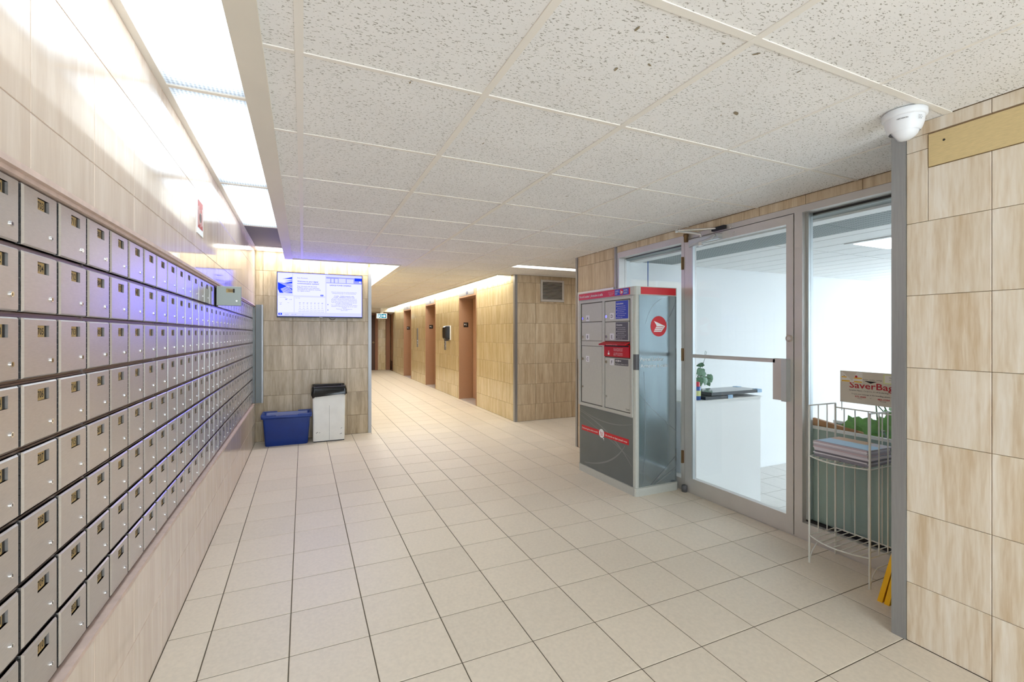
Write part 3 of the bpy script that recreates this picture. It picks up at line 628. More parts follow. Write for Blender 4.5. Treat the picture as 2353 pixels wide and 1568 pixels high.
# ------------------------------------------------------------------ lifts
for i, (a, b) in enumerate(OPEN):
    e = thing('door_%d' % (i + 2), ['brown lift entrance nearest the steel corner guard', 'brown lift entrance in the middle of the lift wall', 'brown lift entrance nearest the exit sign'][i], 'elevator', (XE, a, 0), kind='structure')
    MB().box(XE - .006, 3.31, b - .03, b + .001, 0, 2.14, 'lift_brown').build('jamb', e); MB().box(XE - .006, 3.31, a - .001, a + .03, 0, 2.14, 'lift_brown').build('jamb', e)
    MB().box(XE - .006, 3.31, a + .03, b - .03, 2.12, 2.145, 'lift_brown').build('head', e)
    MB().box(XE - .004, XE + .05, a, b, 2.145, 2.25, 'lift_brown').build('transom', e)
    tp = MB().fbox(f_nx(XE - .004), -b + .02, -a - .14, 2.152, 2.245, 0, .004, 'steel').build('indicator_plate', e)
    MB().frect(f_nx(XE - .009), -(a + b) / 2 - .05, -(a + b) / 2 + .05, 2.17, 2.225, 0, 'black').ftext(f_nx(XE - .009), 'P1', -(a + b) / 2, 2.18, .045, 'lift_digit', .001, align='C').build('floor_display', tp)
    mid = (a + b) / 2
    for y0, y1 in ((a + .03, mid - .002), (mid + .002, b - .03)): MB().box(3.315, 3.345, y0, y1, .005, 2.12, 'lift_door').build('sliding_door', e)
    MB().box(XE, 3.345, a + .03, b - .03, 0, .004, 'aluminium').build('door_sill', e)
    sg = MB().fbox(f_ny(b - .03), 3.11, 3.215, 1.515, 1.615, 0, .004, 'black').build('floor_sign', e)
    MB().fpoly(f_ny(b - .0345), [(3.138 + (.024 if k % 2 == 0 else .010) * math.sin(k * math.pi / 5), 1.572 + (.024 if k % 2 == 0 else .010) * math.cos(k * math.pi / 5)) for k in range(10)][::-1], .0006, 'white').ftext(f_ny(b - .0345), '1', 3.172, 1.545, .065, 'white', .0006).build('floor_number', sg)
def call_plate(y, z0, z1, label):
    t = thing('call_panel', label, 'call panel', (XE, y, z0)); fx = f_nx(XE)
    MB().fbox(fx, -y - .07, -y + .07, z0, z1, 0, .008, 'steel', .002).build('plate', t)
    for z in (z0 + .1, z0 + .18): MB().fcyl(fx, -y, z, .022, .008, .016, 'chrome').build('button', t)
call_plate(13.0, .995, 1.535, 'tall steel lift call panel beside the far lift'); call_plate(10.2, 1.0, 1.33, 'steel lift call panel below the black soap dispenser')
sd = thing('dispenser', 'black wall hand sanitiser dispenser between two lifts', 'dispenser', (XE, 9.9, 1.24)); fx = f_nx(XE)
MB().fbox(fx, -10.03, -9.77, 1.235, 1.56, 0, .02, 'white').build('back_plate', sd)
loft(MB(), [[(XE - .02, y, z) for y, z in rrect(9.78, 10.02, 1.25, 1.56, .03)], [(XE - .1, y, z) for y, z in rrect(9.79, 10.01, 1.25, 1.55, .03)], [(XE - .13, y, z) for y, z in rrect(9.81, 9.99, 1.28, 1.52, .03)]], 'black').add([(XE - .13, y, z) for y, z in rrect(9.81, 9.99, 1.28, 1.52, .03)], [tuple(range(19, -1, -1))], 'black').build('cover', sd)
MB().box(XE - .1, XE - .03, 9.85, 9.95, 1.215, 1.25, 'label_grey').build('nozzle', sd)
# end of lobby: two brown doors and exit sign
d5 = thing('door_5', 'dark brown door in the end wall of the lift lobby', 'door', (2.3, YEND, 0), kind='structure'); fe = f_ny(YEND)
MB().fbox(fe, 1.70, 2.50, 0, 2.08, 0, .02, 'dark_brown').build('door_leaf', d5)
for u0, u1, v0, v1 in ((2.50, 2.60, 0, 2.14), (1.6, 1.70, 0, 2.14), (1.7, 2.5, 2.08, 2.14)): MB().fbox(fe, u0, u1, v0, v1, 0, .06, 'frame_brown').build('door_frame', d5)
MB().fcyl(fe, 2.44, 1.05, .035, .02, .07, 'brown_hinge').build('door_knob', d5)
d6 = thing('door_6', 'tan door with dark kick plate in the recess past the lifts', 'door', (XE + .15, 17.3, 0), kind='structure')
MB().box(2.90, XE + .03, YEND - .12, YEND, 0, 2.12, 'frame_brown').build('door_frame', d6); MB().box(XE, XE + .1, 16.9, 17.0, 0, 2.12, 'frame_brown').build('door_frame', d6)
MB().box(XE + .06, XE + .1, 17.0, YEND - .1, 0, 2.12, 'lift_door').build('door_leaf', d6); MB().box(XE + .055, XE + .06, 17.02, YEND - .14, .02, .35, 'dark_brown').build('kick_plate', d6)
MB().box(XE + .02, XE + .06, 17.05, 17.1, .95, 1.2, 'black').build('handle', d6)
ex = thing('exit_sign', 'lit green and white running man exit sign with arrow', 'exit sign', (2.54, 16.5, 1.93)); fs = f_ny(16.46)
MB().fbox(fs, 2.36, 2.73, 1.92, 2.10, -.08, 0, 'white').build('housing', ex); MB().box(2.5, 2.6, 16.46, 16.54, 2.10, ZC - .004, 'white').build('bracket', ex)
pn = MB().frect(fs, 2.375, 2.715, 1.932, 2.088, .001, 'exit_white').frect(fs, 2.385, 2.52, 1.94, 2.08, .002, 'exit_green').frect(fs, 2.53, 2.705, 1.94, 2.08, .002, 'exit_green')
pn.fpoly(fs, [(2.545, 1.995), (2.62, 1.995), (2.62, 1.96), (2.69, 2.01), (2.62, 2.06), (2.62, 2.025), (2.545, 2.025)], .003, 'exit_white').frect(fs, 2.40, 2.43, 1.945, 2.075, .003, 'exit_white')
pn.fdisc(fs, 2.475, 2.06, .012, .003, 'exit_white', 12).fpoly(fs, [(2.44, 2.02), (2.47, 2.045), (2.485, 2.035), (2.505, 2.015), (2.485, 2.015), (2.48, 1.99), (2.505, 1.965), (2.49, 1.955), (2.465, 1.985), (2.435, 1.945), (2.425, 1.955), (2.455, 2.0), (2.46, 2.025), (2.45, 2.01)], .003, 'exit_white'); pn.build('pictogram', ex)
# vent
vt = thing('air_vent', 'louvred metal air grille high on the stone wall', 'air vent', (3.68, YV, 1.89)); fv = f_ny(YV)
MB().fbox(fv, 3.50, 3.87, 1.92, 2.21, -.003, -.001, 'void').build('duct', vt)  # dark sheet behind the louvres stands in for the shade inside
for a in ((3.469, 3.9, 2.205, 2.24), (3.469, 3.9, 1.89, 1.925), (3.469, 3.504, 1.925, 2.205), (3.865, 3.9, 1.925, 2.205)): MB().fbox(fv, *a, 0, .014, 'aluminium', .004).build('frame', vt)
for k in range(12): z = 1.932 + k * .0228; MB().add([(3.504, YV - .002, z + .012), (3.865, YV - .002, z + .012), (3.865, YV - .012, z), (3.504, YV - .012, z), (3.504, YV - .002, z + .009), (3.865, YV - .002, z + .009), (3.865, YV - .012, z - .003), (3.504, YV - .012, z - .003)], [(0, 3, 2, 1), (4, 5, 6, 7), (0, 1, 5, 4), (3, 7, 6, 2)], 'aluminium').build('louvre', vt)

# ------------------------------------------------------------------ notice board on the pier
nb = thing('notice_board', 'aluminium framed notice board hung on the pier behind the parcel locker', 'notice board', (XG - .02, 4.3, 1.07)); fp = f_nx(XG)
MB().fbox(fp, -4.62, -3.97, 1.09, 1.85, .004, .016, 'label_white').build('panel', nb)
for a in ((-4.64, -3.95, 1.845, 1.868), (-4.64, -3.95, 1.07, 1.093), (-4.64, -4.617, 1.093, 1.845), (-3.973, -3.95, 1.093, 1.845)): MB().fbox(fp, *a, .002, .03, 'alu_light').build('frame', nb)

# ------------------------------------------------------------------ parcel locker
LX0, LX1, LY0, LY1 = 2.56, 3.02, 3.045, 3.90
lo = thing('parcel_locker', 'tall grey parcel locker with red header standing by the glass door', 'parcel locker', (2.79, 3.47, 0))
def rprism(x0, x1, y0, y1, r, z0, z1, m): return MB().fprism(f_up(0), rrect(x0, x1, y0, y1, r), z0, z1, m, False)
rprism(LX0, LX1, LY0, LY1, .03, .066, 1.705, 'locker_grey').build('cabinet', lo)
rprism(LX0 - .012, LX1 + .006, LY0 - .012, LY1 + .006, .03, 0, .068, 'locker_grey').build('plinth', lo)
rprism(LX0 - .006, LX1 + .004, LY0 - .006, LY1 + .004, .03, 1.705, 1.775, 'locker_grey').build('header', lo)
ff = f_nx(LX0); fh = f_nx(LX0 - .006); fd = f_ny(LY0); fdh = f_ny(LY0 - .006)
hb = MB().fbox(fh, -3.895, -3.112, 1.709, 1.769, 0, .002, 'post_red').build('header_sign', lo)
hm = MB().ftext(fh, 'Parcel Locker | Armoire à colis', -3.88, 1.728, .034, 'white', .003, width=.385, bold=True)
for k, s in enumerate(('Parcel locker customer', 'Service de la clientèle', '1 800 267-1177')): hm.ftext(fh, s, -3.37, 1.747 - k * .013, .009, 'white', .003, align='C')
hm.build('header_lettering', hb); hm = MB()
hm.frect(fh, -3.318, -3.126, 1.713, 1.766, .003, 'post_blue').frect(fh, -3.315, -3.245, 1.739, 1.7402, .0036, 'white').frect(fh, -3.2, -3.13, 1.739, 1.7402, .0036, 'white')
for s, u, v in (('CANADA', -3.312, 1.7455), ('POST', -3.312, 1.722), ('POSTES', -3.193, 1.7455), ('CANADA', -3.193, 1.722)): hm.ftext(fh, s, u, v, .015, 'white', .0036, width=.05 if s != 'POST' else .034, bold=True)
def wing(m, F_, u, v, r, n, red):
    m.fdisc(F_, u, v, r, n, red, 36)
    P = lambda *q: [(u + a * r, v + b * r) for a, b in q]
    m.fpoly(F_, P((-.62, .52), (-.28, .06), (.20, .06), (.80, .02)), n + .0008, 'white')
    m.fpoly(F_, P((-.28, .06), (-.34, -.02), (.62, -.02), (.80, .02), (.2, .06)), n + .0008, 'white')
    m.fpoly(F_, P((-.36, -.08), (-.44, -.20), (.48, -.20), (.56, -.08)), n + .0008, 'white')
    m.fpoly(F_, P((-.48, -.25), (-.56, -.36), (.38, -.36), (.45, -.25)), n + .0008, 'white')
    m.fpoly(F_, P((-.56, -.42), (-.64, -.54), (.26, -.54), (.34, -.42)), n + .0008, 'white')
    m.fpoly(F_, P((.62, -.02), (.80, .02), (.30, -.54), (.2, -.54)), n + .0008, 'white'); return m
wing(hm, fh, -3.222, 1.74, .025, .0036, 'post_red').build('post_logo', hb)
MB().fbox(fdh, 2.607, 2.994, 1.709, 1.769, 0, .002, 'post_red').build('side_header_sign', lo)
# front frame
for a in ((-3.9 + .002, -3.866, .665, 1.695), (-3.1, -3.078, .665, 1.695), (-3.866, -3.1, 1.675, 1.695), (-3.866, -3.1, .665, .69)): MB().fbox(ff, *a, 0, .012, 'locker_grey').build('door_frame', lo)
MB().fbox(ff, -3.866, -3.1, .69, 1.675, 0, .0015, 'locker_gap').build('gap', lo)
MB().fbox(ff, -3.5, -3.468, .69, 1.675, .0015, .010, 'locker_grey').build('door_frame', lo); MB().fbox(ff, -3.845, -3.5, 1.256, 1.302, .0015, .007, 'locker_grey').build('door_frame', lo)
def ldoor(letter, u0, u1, v0, v1, lz, low=None, du=0.0):
    d = MB().fbox(ff, u0 + .003, u1 - .003, v0 + .002, v1 - .002, .0015, .008, 'locker_grey', .0015).build('locker_door', lo); d['label'] = 'grey locker door marked ' + letter
    fq = f_nx(LX0 - .008)
    for z in ([lz] + ([low] if low else [])):
        MB().fcyl(fq, u0 + .028, z, .0135 if z == lz else .010, 0, .008, 'chrome').fbox(fq, u0 + .0265, u0 + .0295, z - .006, z + .006, .008, .0085, 'ink').build('lock', d)
    MB().fbox(fq, u0 + .075, u0 + .132, lz - .027, lz + .03, 0, .0008, 'label_white').ftext(fq, letter, u0 + .1035, lz - .014, .042, 'ink', .0014, align='C', bold=True).build('letter_label', d)
    return d, fq
ldoor('A', -3.845, -3.505, 1.488, 1.668, 1.523); ldoor('B', -3.845, -3.505, 1.304, 1.486, 1.342); ldoor('C', -3.845, -3.505, .697, 1.254, 1.125, .85)
def instr(d, fq, u0, u1, v0, v1, title, m):
    q = MB().fbox(fq, u0, u1, v0, v1, 0, .0008, m).ftext(fq, title, u0 + .012, v1 - .03, .02, 'white', .0014, bold=True)
    for k, s in enumerate(('Insert key into lock and turn', 'tournez la clé dans la serrure', 'Remove parcel and close door', 'retirez le colis et fermez', 'Drop key in the key return slot', 'déposez la clé dans la fente', 'Thank you - Merci')): q.ftext(fq, s, u0 + .024, v1 - .05 - k * .0165, .0095, 'white', .0014)
    for k in range(4): q.fdisc(fq, u0 + .014, v1 - .047 - k * .033, .004, .0014, 'white', 10)
    q.build('instruction_label', d)
d, fq = ldoor('D', -3.462, -3.118, 1.482, 1.668, 1.53); instr(d, fq, -3.304, -3.134, 1.505, 1.662, 'Instructions', 'post_blue')
d, fq = ldoor('E', -3.462, -3.118, 1.306, 1.480, 1.345); instr(d, fq, -3.304, -3.134, 1.318, 1.474, 'Directives', 'label_grey')
d, fq = ldoor('F', -3.462, -3.105, .695, 1.158, 1.115, .80)
kp = MB().fbox(fq, -3.316, -3.132, 1.092, 1.15, 0, .0008, 'label_grey').ftext(fq, 'Key Return | Retour de clé', -3.306, 1.1, .013, 'white', .0014, width=.165).fdisc(fq, -3.27, 1.132, .009, .0014, 'white', 14).fbox(fq, -3.262, -3.228, 1.129, 1.135, .0008, .0014, 'white').fdisc(fq, -3.296, 1.132, .006, .0014, 'white', 10, .009)
kp.fdisc(fq, -3.27, 1.132, .0035, .002, 'label_grey', 10).build('key_return_label', d)
fq = f_nx(LX0)
rd = MB().fbox(fq, -3.466, -3.115, 1.166, 1.275, .0015, .014, 'post_red_dark').build('return_mail_slot', lo); rd['label'] = 'red return mail slot'
MB().add([(LX0, 3.48, 1.303), (LX0, 3.12, 1.303), (LX0 - .055, 3.12, 1.283), (LX0 - .055, 3.495, 1.279), (LX0, 3.48, 1.292), (LX0, 3.12, 1.292), (LX0 - .055, 3.12, 1.272), (LX0 - .055, 3.495, 1.268)], [(0, 1, 2, 3), (7, 6, 5, 4), (3, 2, 6, 7), (0, 3, 7, 4), (1, 5, 6, 2)], 'post_red_dark').build('slot_hood', rd)
MB().fbox(fq, -3.455, -3.12, 1.257, 1.268, .014, .0146, 'black').build('slot_gap', rd)
rl = MB(); f3 = f_nx(LX0 - .014)
for k, s in enumerate(('Return misdelivered mail and', 'items left in this locker here', 'Veuillez y déposer le courrier', '', 'ou les articles mal acheminés', 'laissés dans cette armoire', 'Merci - Thank you')): s and rl.ftext(f3, s, -3.325, 1.238 - k * .0098, .008, 'white', .001, width=.125)
rl.frect(f3, -3.41, -3.385, 1.182, 1.20, .001, 'white').frect(f3, -3.404, -3.39, 1.203, 1.217, .001, 'white').frect(f3, -3.402, -3.393, 1.206, 1.214, .0014, 'post_red_dark').build('slot_lettering', rd)
MB().ftext(F((LX0 - .0555, 0, 0), (0, -1, 0), (0, 0, 1)), 'Return Mail | Retour du courrier', -3.38, 1.2715, .009, 'white', .0006, width=.16).build('hood_lettering', rd)
MB().ftext(f_nx(LX0 - .008), 'Canada', -3.165, .712, .024, 'ink', .001, width=.05).build('wordmark', lo)
# lower graphic panel
fg = f_nx(LX0)
lp = MB().fbox(fg, -3.885, -3.082, .072, .655, 0, .004, 'locker_graphic').build('lower_panel', lo)
def swoosh(m, F_, pts, w, n, mtl):
    L = []; Rr = []
    for i, (u, v) in enumerate(pts):
        a, b = pts[max(i - 1, 0)], pts[min(i + 1, len(pts) - 1)]; dx, dy = b[0] - a[0], b[1] - a[1]; l = math.hypot(dx, dy) or 1
        k = w * (0.25 + 0.75 * math.sin(math.pi * (i + .5) / len(pts))); L.append((u - dy / l * k, v + dx / l * k)); Rr.append((u + dy / l * k, v - dx / l * k))
    vs = [F_.p(*p, n) for p in L] + [F_.p(*p, n) for p in Rr]; k = len(pts)
    m.add(vs, [(k + i, k + i + 1, i + 1, i) for i in range(k - 1)], mtl)
def bez(a, b, c, k=14): return [((1 - t) ** 2 * a[0] + 2 * t * (1 - t) * b[0] + t * t * c[0], (1 - t) ** 2 * a[1] + 2 * t * (1 - t) * b[1] + t * t * c[1]) for t in [i / k for i in range(k + 1)]]
gm = MB()
for i, (a, b, c, w) in enumerate([((-3.88, .62), (-3.45, .50), (-3.09, .60), .004), ((-3.88, .60), (-3.35, .50), (-3.09, .24), .006), ((-3.88, .56), (-3.4, .42), (-3.09, .30), .003), ((-3.80, .10), (-3.35, .16), (-3.18, .40), .007)]): swoosh(gm, fg, bez(a, b, c), w, .0045 + i * .0002, 'swoosh')
gm.build('swoosh_graphic', lp)
rb = MB().fbox(fg, -3.846, -3.13, .414, .464, .004, .006, 'post_red').build('slogan_band', lo)
f4 = f_nx(LX0 - .006)
sl = MB().ftext(f4, "Delivering the online world", -3.835, .431, .021, 'white', .001, width=.255, bold=True).ftext(f4, "Du monde en ligne jusqu'à vous", -3.455, .431, .021, 'white', .001, width=.305, bold=True)
sl.fdisc(f4, -3.515, .44, .041, .0014, 'white', 30)
for u0, u1, v0, v1 in ((-3.54, -3.53, .455, .458), (-3.532, -3.492, .445, .449), (-3.53, -3.496, .436, .439), (-3.526, -3.496, .426, .43), (-3.533, -3.529, .43, .457)): sl.frect(f4, u0, u1, v0, v1, .002, 'post_red')
sl.fdisc(f4, -3.522, .42, .004, .002, 'post_red', 10).fdisc(f4, -3.502, .42, .004, .002, 'post_red', 10).fpoly(f4, [(-3.5, .405), (-3.472, .378), (-3.482, .398), (-3.47, .402)], .0022, 'white').build('slogan_lettering', rb)
# side panel
sp = MB().fbox(fd, 2.592, 3.004, .074, 1.70, 0, .004, 'locker_side').build('side_panel', lo)
f5 = f_ny(LY0 - .004); gm = MB()
for i, (a, b, c, w) in enumerate([((2.63, .09), (2.68, .6), (2.64, 1.05), .006), ((2.595, .86), (2.8, .66), (3.0, .52), .003), ((2.66, 1.46), (2.72, 1.66), (2.9, 1.695), .003), ((2.88, 1.46), (2.98, 1.58), (3.0, 1.68), .003), ((2.72, .08), (2.9, .2), (3.0, .3), .010), ((2.76, .08), (2.9, .14), (3.0, .2), .008)]): swoosh(gm, f5, bez(a, b, c), w, .0006 + i * .0002, 'swoosh_side')
gm.build('swoosh_graphic', sp)
wing(MB(), f5, 2.803, 1.437, .088, .002, 'post_red').build('round_logo', lo)
MB().fbox(fd, 2.5915, 3.0045, 1.066, 1.198, .004, .0046, 'locker_side').build('text_band', lo)
MB().fprism(f_up(0), [(x, y) for x, y in rrect(LX0 - .001, LX0 + .09, LY0 - .001, LY0 + .06, .031)], 1.066, 1.198, 'label_grey').build('corner_band', lo)
MB().ftext(f5, 'Parcel Locker', 2.603, 1.14, .045, 'white', .0024, width=.255).ftext(f5, 'Armoire à colis', 2.603, 1.085, .045, 'white', .0024, width=.30).build('side_lettering', lo)

# ------------------------------------------------------------------ glass front
fG = f_nx(XG)
def part_box(p, name, y0, y1, z0, z1, x0, x1, m='aluminium', ch=.0): return MB().box(x0, x1, y0, y1, z0, z1, m, ch).build(name, p)
w1 = thing('window_1', 'aluminium framed glass sidelight behind the parcel locker', 'window', (XG, 3.4, 0), kind='structure')
part_box(w1, 'frame', 3.895, 3.93, 0, 2.232, XG, XG + .1); part_box(w1, 'frame', 3.03, 3.895, 2.175, 2.232, XG, XG + .1); part_box(w1, 'frame', 3.03, 3.895, 0, .1, XG, XG + .1); part_box(w1, 'frame', 2.99, 3.03, 0, 2.232, XG, XG + .1)
part_box(w1, 'pane', 3.03, 3.895, .1, 2.175, XG + .075, XG + .08, 'glass')
w2 = thing('window_2', 'aluminium framed glass sidelight behind the magazine rack', 'window', (XG, 1.6, 0), kind='structure')
part_box(w2, 'frame', 1.968, 2.022, 0, 2.232, XG, XG + .085); part_box(w2, 'frame', 1.186, 1.968, 2.185, 2.232, XG, XG + .09); part_box(w2, 'frame', 1.186, 1.968, 0, .112, XG, XG + .09); part_box(w2, 'glazing_bead', 1.186, 1.968, .112, .125, XG + .04, XG + .07, 'void')
part_box(w2, 'glazing_bead', 1.952, 1.968, .125, 2.185, XG + .04, XG + .085, 'alu_light'); part_box(w2, 'pane', 1.186, 1.952, .125, 2.185, XG + .06, XG + .065, 'glass')
d1 = thing('door_1', 'glazed aluminium door with push bar and closer', 'door', (XG, 2.5, 0), kind='structure')
part_box(d1, 'frame_head', 2.022, 2.99, 2.192, 2.232, XG, XG + .1)
part_box(d1, 'stile', 2.905, 2.985, .008, 2.186, XG - .004, XG + .045); part_box(d1, 'stile', 2.026, 2.076, .008, 2.186, XG - .004, XG + .045)
part_box(d1, 'top_rail', 2.076, 2.905, 2.125, 2.186, XG - .004, XG + .045); part_box(d1, 'bottom_rail', 2.076, 2.905, .008, .13, XG - .004, XG + .045)
part_box(d1, 'glazing_bead', 2.893, 2.905, .13, 2.125, XG - .008, XG + .02, 'alu_light'); part_box(d1, 'pane', 2.076, 2.893, .13, 2.125, XG + .018, XG + .024, 'glass')
part_box(d1, 'threshold', 2.022, 2.99, 0, .006, XG, XG + .09)
part_box(d1, 'push_bar', 2.14, 2.905, 1.17, 1.198, XG - .03, XG - .012, 'aluminium', .004)
ph = part_box(d1, 'pull_handle', 2.08, 2.155, .912, 1.2, XG - .03, XG - .004, 'aluminium', .004); MB().box(XG - .05, XG - .004, 2.046, 2.08, .908, 1.2, 'alu_light', .004).build('handle_grip', ph)
MB().fcyl(fG, -2.05, 1.34, .025, .004, .014, 'chrome', 20).fcyl(fG, -2.05, 1.34, .013, .014, .02, 'aluminium', 16).build('lock_cylinder', d1)
for z in (1.99, 1.19, .295): MB().fbox(fG, -3.018, -3.0, z - .055, z + .055, 0, .012, 'brown_hinge').fcyl(F((XG - .014, 3.009, z - .055), (1, 0, 0), (0, 1, 0)), 0, 0, .007, 0, .11, 'brown_hinge', 10).build('hinge', d1)
MB().lathe((XG - .02, 2.975, 0), [(0, .0), (.022, .0), (.024, .03), (.022, .055), (.012, .06), (0, .06)], 'label_grey', 20).build('floor_pivot', d1)
MB().lathe((XG - .022, 2.955, 2.165), [(0, 0), (.017, 0), (.018, .045), (.022, .048), (.022, .068), (0, .07)], 'brown_hinge', 18).build('top_pivot', d1)
cl = MB().box(XG - .05, XG - .004, 2.60, 2.90, 2.128, 2.172, 'alu_light', .006).build('closer_body', d1)
MB().tube([(XG - .06, 2.88, 2.112), (XG - .06, 2.66, 2.135), (XG - .055, 2.62, 2.16)], .011, 'alu_light').tube([(XG - .06, 2.76, 2.095), (XG - .06, 2.76, 2.125)], .02, 'chrome', 14).build('closer_cylinder', cl)
MB().tube([(XG - .04, 2.78, 2.172), (XG - .045, 2.78, 2.2), (XG - .22, 2.86, 2.226)], .011, 'aluminium').tube([(XG - .22, 2.86, 2.226), (XG - .02, 2.64, 2.218)], .009, 'chrome').tube([(XG - .22, 2.86, 2.214), (XG - .22, 2.86, 2.24)], .014, 'chrome').box(XG - .03, XG - .001, 2.56, 2.68, 2.2, 2.228, 'dark_hinge').build('closer_arm', cl)
for y, z in ((2.52, 2.20), (2.50, 2.212), (2.49, 2.16), (2.49, 2.145)): MB().fcyl(fG, -y, z, .005, 0, .006, 'chrome', 10).build('screw', d1)

# ------------------------------------------------------------------ room behind the glass
ZR, ZRC, YR = -.323, 2.158, 3.95
fo = MB().box(XG + .08, 9.6, -1.2, YR, ZR - .1, ZR - .003, 'grout').box(XG, XG + .09, 1.18, YR, ZR, -.001, 'plaster').build('floor_office'); tag(fo, 'pale tiled floor of the bright room behind the glass', 'floor', kind='structure')
for a in range(15):
    for b in range(15):
        u, v = XG + .09 + a * FG, YR - (b + 1) * FG
        if u < 8 and inview(u + .15, v + .15, ZR) and 1650 < CX + FPX * ((u + .16) * math.cos(YAW) - (v + .16) * math.sin(YAW)) / depth(u + .16, v + .16) < 2100: place_tile(fo, f_up(ZR), u, u + FG, v, v + FG, 'office_tile', gap=.005)
wo = MB().box(XG + .08, 9.6, YR, YR + .01, ZR - .1, 2.62, 'white_wall').box(XG, 9.6, -1.3, -1.2, ZR, 2.62, 'white_wall').box(9.6, 9.7, -1.3, YR, ZR, .2, 'white_wall').box(9.6, 9.7, -1.3, YR, 2.15, 2.62, 'white_wall')
wo.box(XG, XG + .05, -1.2, 1.178, ZR, 2.62, 'white_wall'); wo = wo.build('wall_office'); tag(wo, 'plain white walls of the room behind the glass', 'wall', kind='structure')
R = random.Random(5); sf = MB()
for k in range(18): x = 4.55 + k * .028; sf.fpoly(f_ny(YR), [(x, ZR + .012), (x + .03, ZR + .012 + R.uniform(0, .01)), (x + .026, ZR + .04 + R.uniform(0, .03)), (x + .006, ZR + .035 + R.uniform(0, .025))], .001 + k * .00005, 'scuff')
sf.build('peeling_paint', wo)
win = thing('window_3', 'wide office window letting daylight in from the side', 'window', (9.6, 1.4, .2), kind='structure')
for k in range(5): y = -1.3 + k * 1.31; MB().box(9.6, 9.68, y - .03, y + .03, .2, 2.15, 'aluminium').build('mullion', win)
co = MB().box(XG + .09, 9.6, -1.2, YR, ZRC + .012, ZRC + .03, 'void').box(XG + .12, XG + .14, -1.2, YR, ZRC + .03, 2.62, 'plaster').box(XG + .14, 9.7, -1.3, YR, 2.6, 2.7, 'plaster').build('ceiling_office'); tag(co, 'white panel ceiling of the room behind the glass', 'ceiling', kind='structure')
FO = f_dn(ZRC)
MB().fbox(FO, XG + .09, 3.24, -YR, 1.2, -.012, -.004, 'perf').build('edge_panel', co)
MB().fbox(FO, 3.24, 3.36, -YR, 1.2, -.012, .012, 'white').build('edge_beam', co)
vv = edges(-YR, 1.2, -YR, .95)
PERF = MB().fbox(f_up(0), 0, .47, 0, .94, -.012, 0, 'perf')
for i in range(15):
    for j in range(30): PERF.frect(f_up(0), .012 + i * .03, .028 + i * .03, .012 + j * .031, .022 + j * .031, .0006, 'perf_hole')
PERF = PERF.mesh('perforated_panel')
for c in vv[:-1]:
    Mx = Matrix((FO.U, FO.V, FO.N)).transposed().to_4x4(); Mx.translation = FO.p(3.365, c); inst('perforated_panel', PERF, co, Mx)
OLP = (4.45, 4.95, 1.3, 2.36)
for a, b in zip(*(lambda u: (u, u[1:]))([3.84, 4.0] + [4.0 + .31 * k for k in range(1, 19)])):
    for c, d in zip(*(lambda u: (u, u[1:]))(edges(-YR, 1.2, -YR, 1.22))):
        place_tile(co, FO, a, b, c, d, 'white', gap=.014, name='ceiling_plank')
ol = thing('office_light', 'square fluorescent ceiling light in the room behind the glass', 'ceiling light', (4.7, 1.8, ZRC))
MB().box(4.31, 4.93, 1.51, 2.42, ZRC - .008, ZRC + .0, 'white').build('frame', ol); MB().box(4.36, 4.88, 1.56, 2.37, ZRC - .012, ZRC - .007, 'lens_office').build('diffuser', ol)
for (x, y) in ((6.3, 1.9), (6.3, -.2), (4.6, -.4), (8.2, 1.0)):  # extra lamps out of view, added to brighten the room and lobby
    q = thing('office_light', 'square fluorescent ceiling light deeper in the room behind the glass', 'ceiling light', (x, y, ZRC), 'office ceiling lights')
    MB().box(x - .31, x + .31, y - .45, y + .45, ZRC - .008, ZRC, 'white').build('frame', q); MB().box(x - .26, x + .26, y - .4, y + .4, ZRC - .012, ZRC - .007, 'lens_office').build('diffuser', q)
sk = MB().fcyl(FO, 4.02, -2.62, .075, .001, .02, 'black', 24).build('ceiling_speaker'); tag(sk, 'round black ceiling fitting in the room behind the glass', 'ceiling fitting')
# desk and its things
dk = thing('reception_desk', 'plain white counter seen through the glass door', 'counter', (3.7, 3.3, ZR))
MB().box(3.16, 4.19, 3.12, 3.15, ZR, .74, 'white').build('front_panel', dk); MB().box(3.16, 4.19, 3.10, 3.8, .74, .752, 'plaster').build('counter_top', dk); MB().box(4.16, 4.19, 3.15, 3.8, ZR, .74, 'white').build('end_panel', dk)
for k, (x0, x1, y0, y1, z) in enumerate(((3.43, 3.78, 3.11, 3.38, .7525), (3.52, 4.20, 3.12, 3.40, .7865))):
    g = thing('glass_board', ['lower dark glass board lying on the white counter', 'upper dark glass board lying on the white counter'][k], 'board', ((x0 + x1) / 2, (y0 + y1) / 2, z))
    MB().box(x0, x1, y0, y1, z, z + .03, 'dark_glass', .003).build('board', g)
    for (cx, cy) in ((x1 - .06, y0 - .004), (x1 - .06, y1 - .055)): MB().box(cx, cx + .065, cy, cy + .06, z - .0005 if k else z, z + .033, 'pale_blue', .004).build('corner_protector', g)
sc_ = thing('spray_can', 'blue spray can with red cap at the end of the counter', 'spray can', (3.385, 3.17, .752))
MB().lathe((3.385, 3.17, .752), [(0, 0), (.033, 0), (.034, .004), (.034, .115), (.028, .125), (0, .126)], 'can_blue', 20).build('can', sc_); MB().lathe((3.385, 3.17, .878), [(.026, 0), (.026, .035), (.022, .042), (0, .043)], 'cap_red', 18).build('cap', sc_); MB().lathe((3.385, 3.17, .79), [(.0345, 0), (.0345, .05)], 'sign_lime', 20).build('label', sc_)
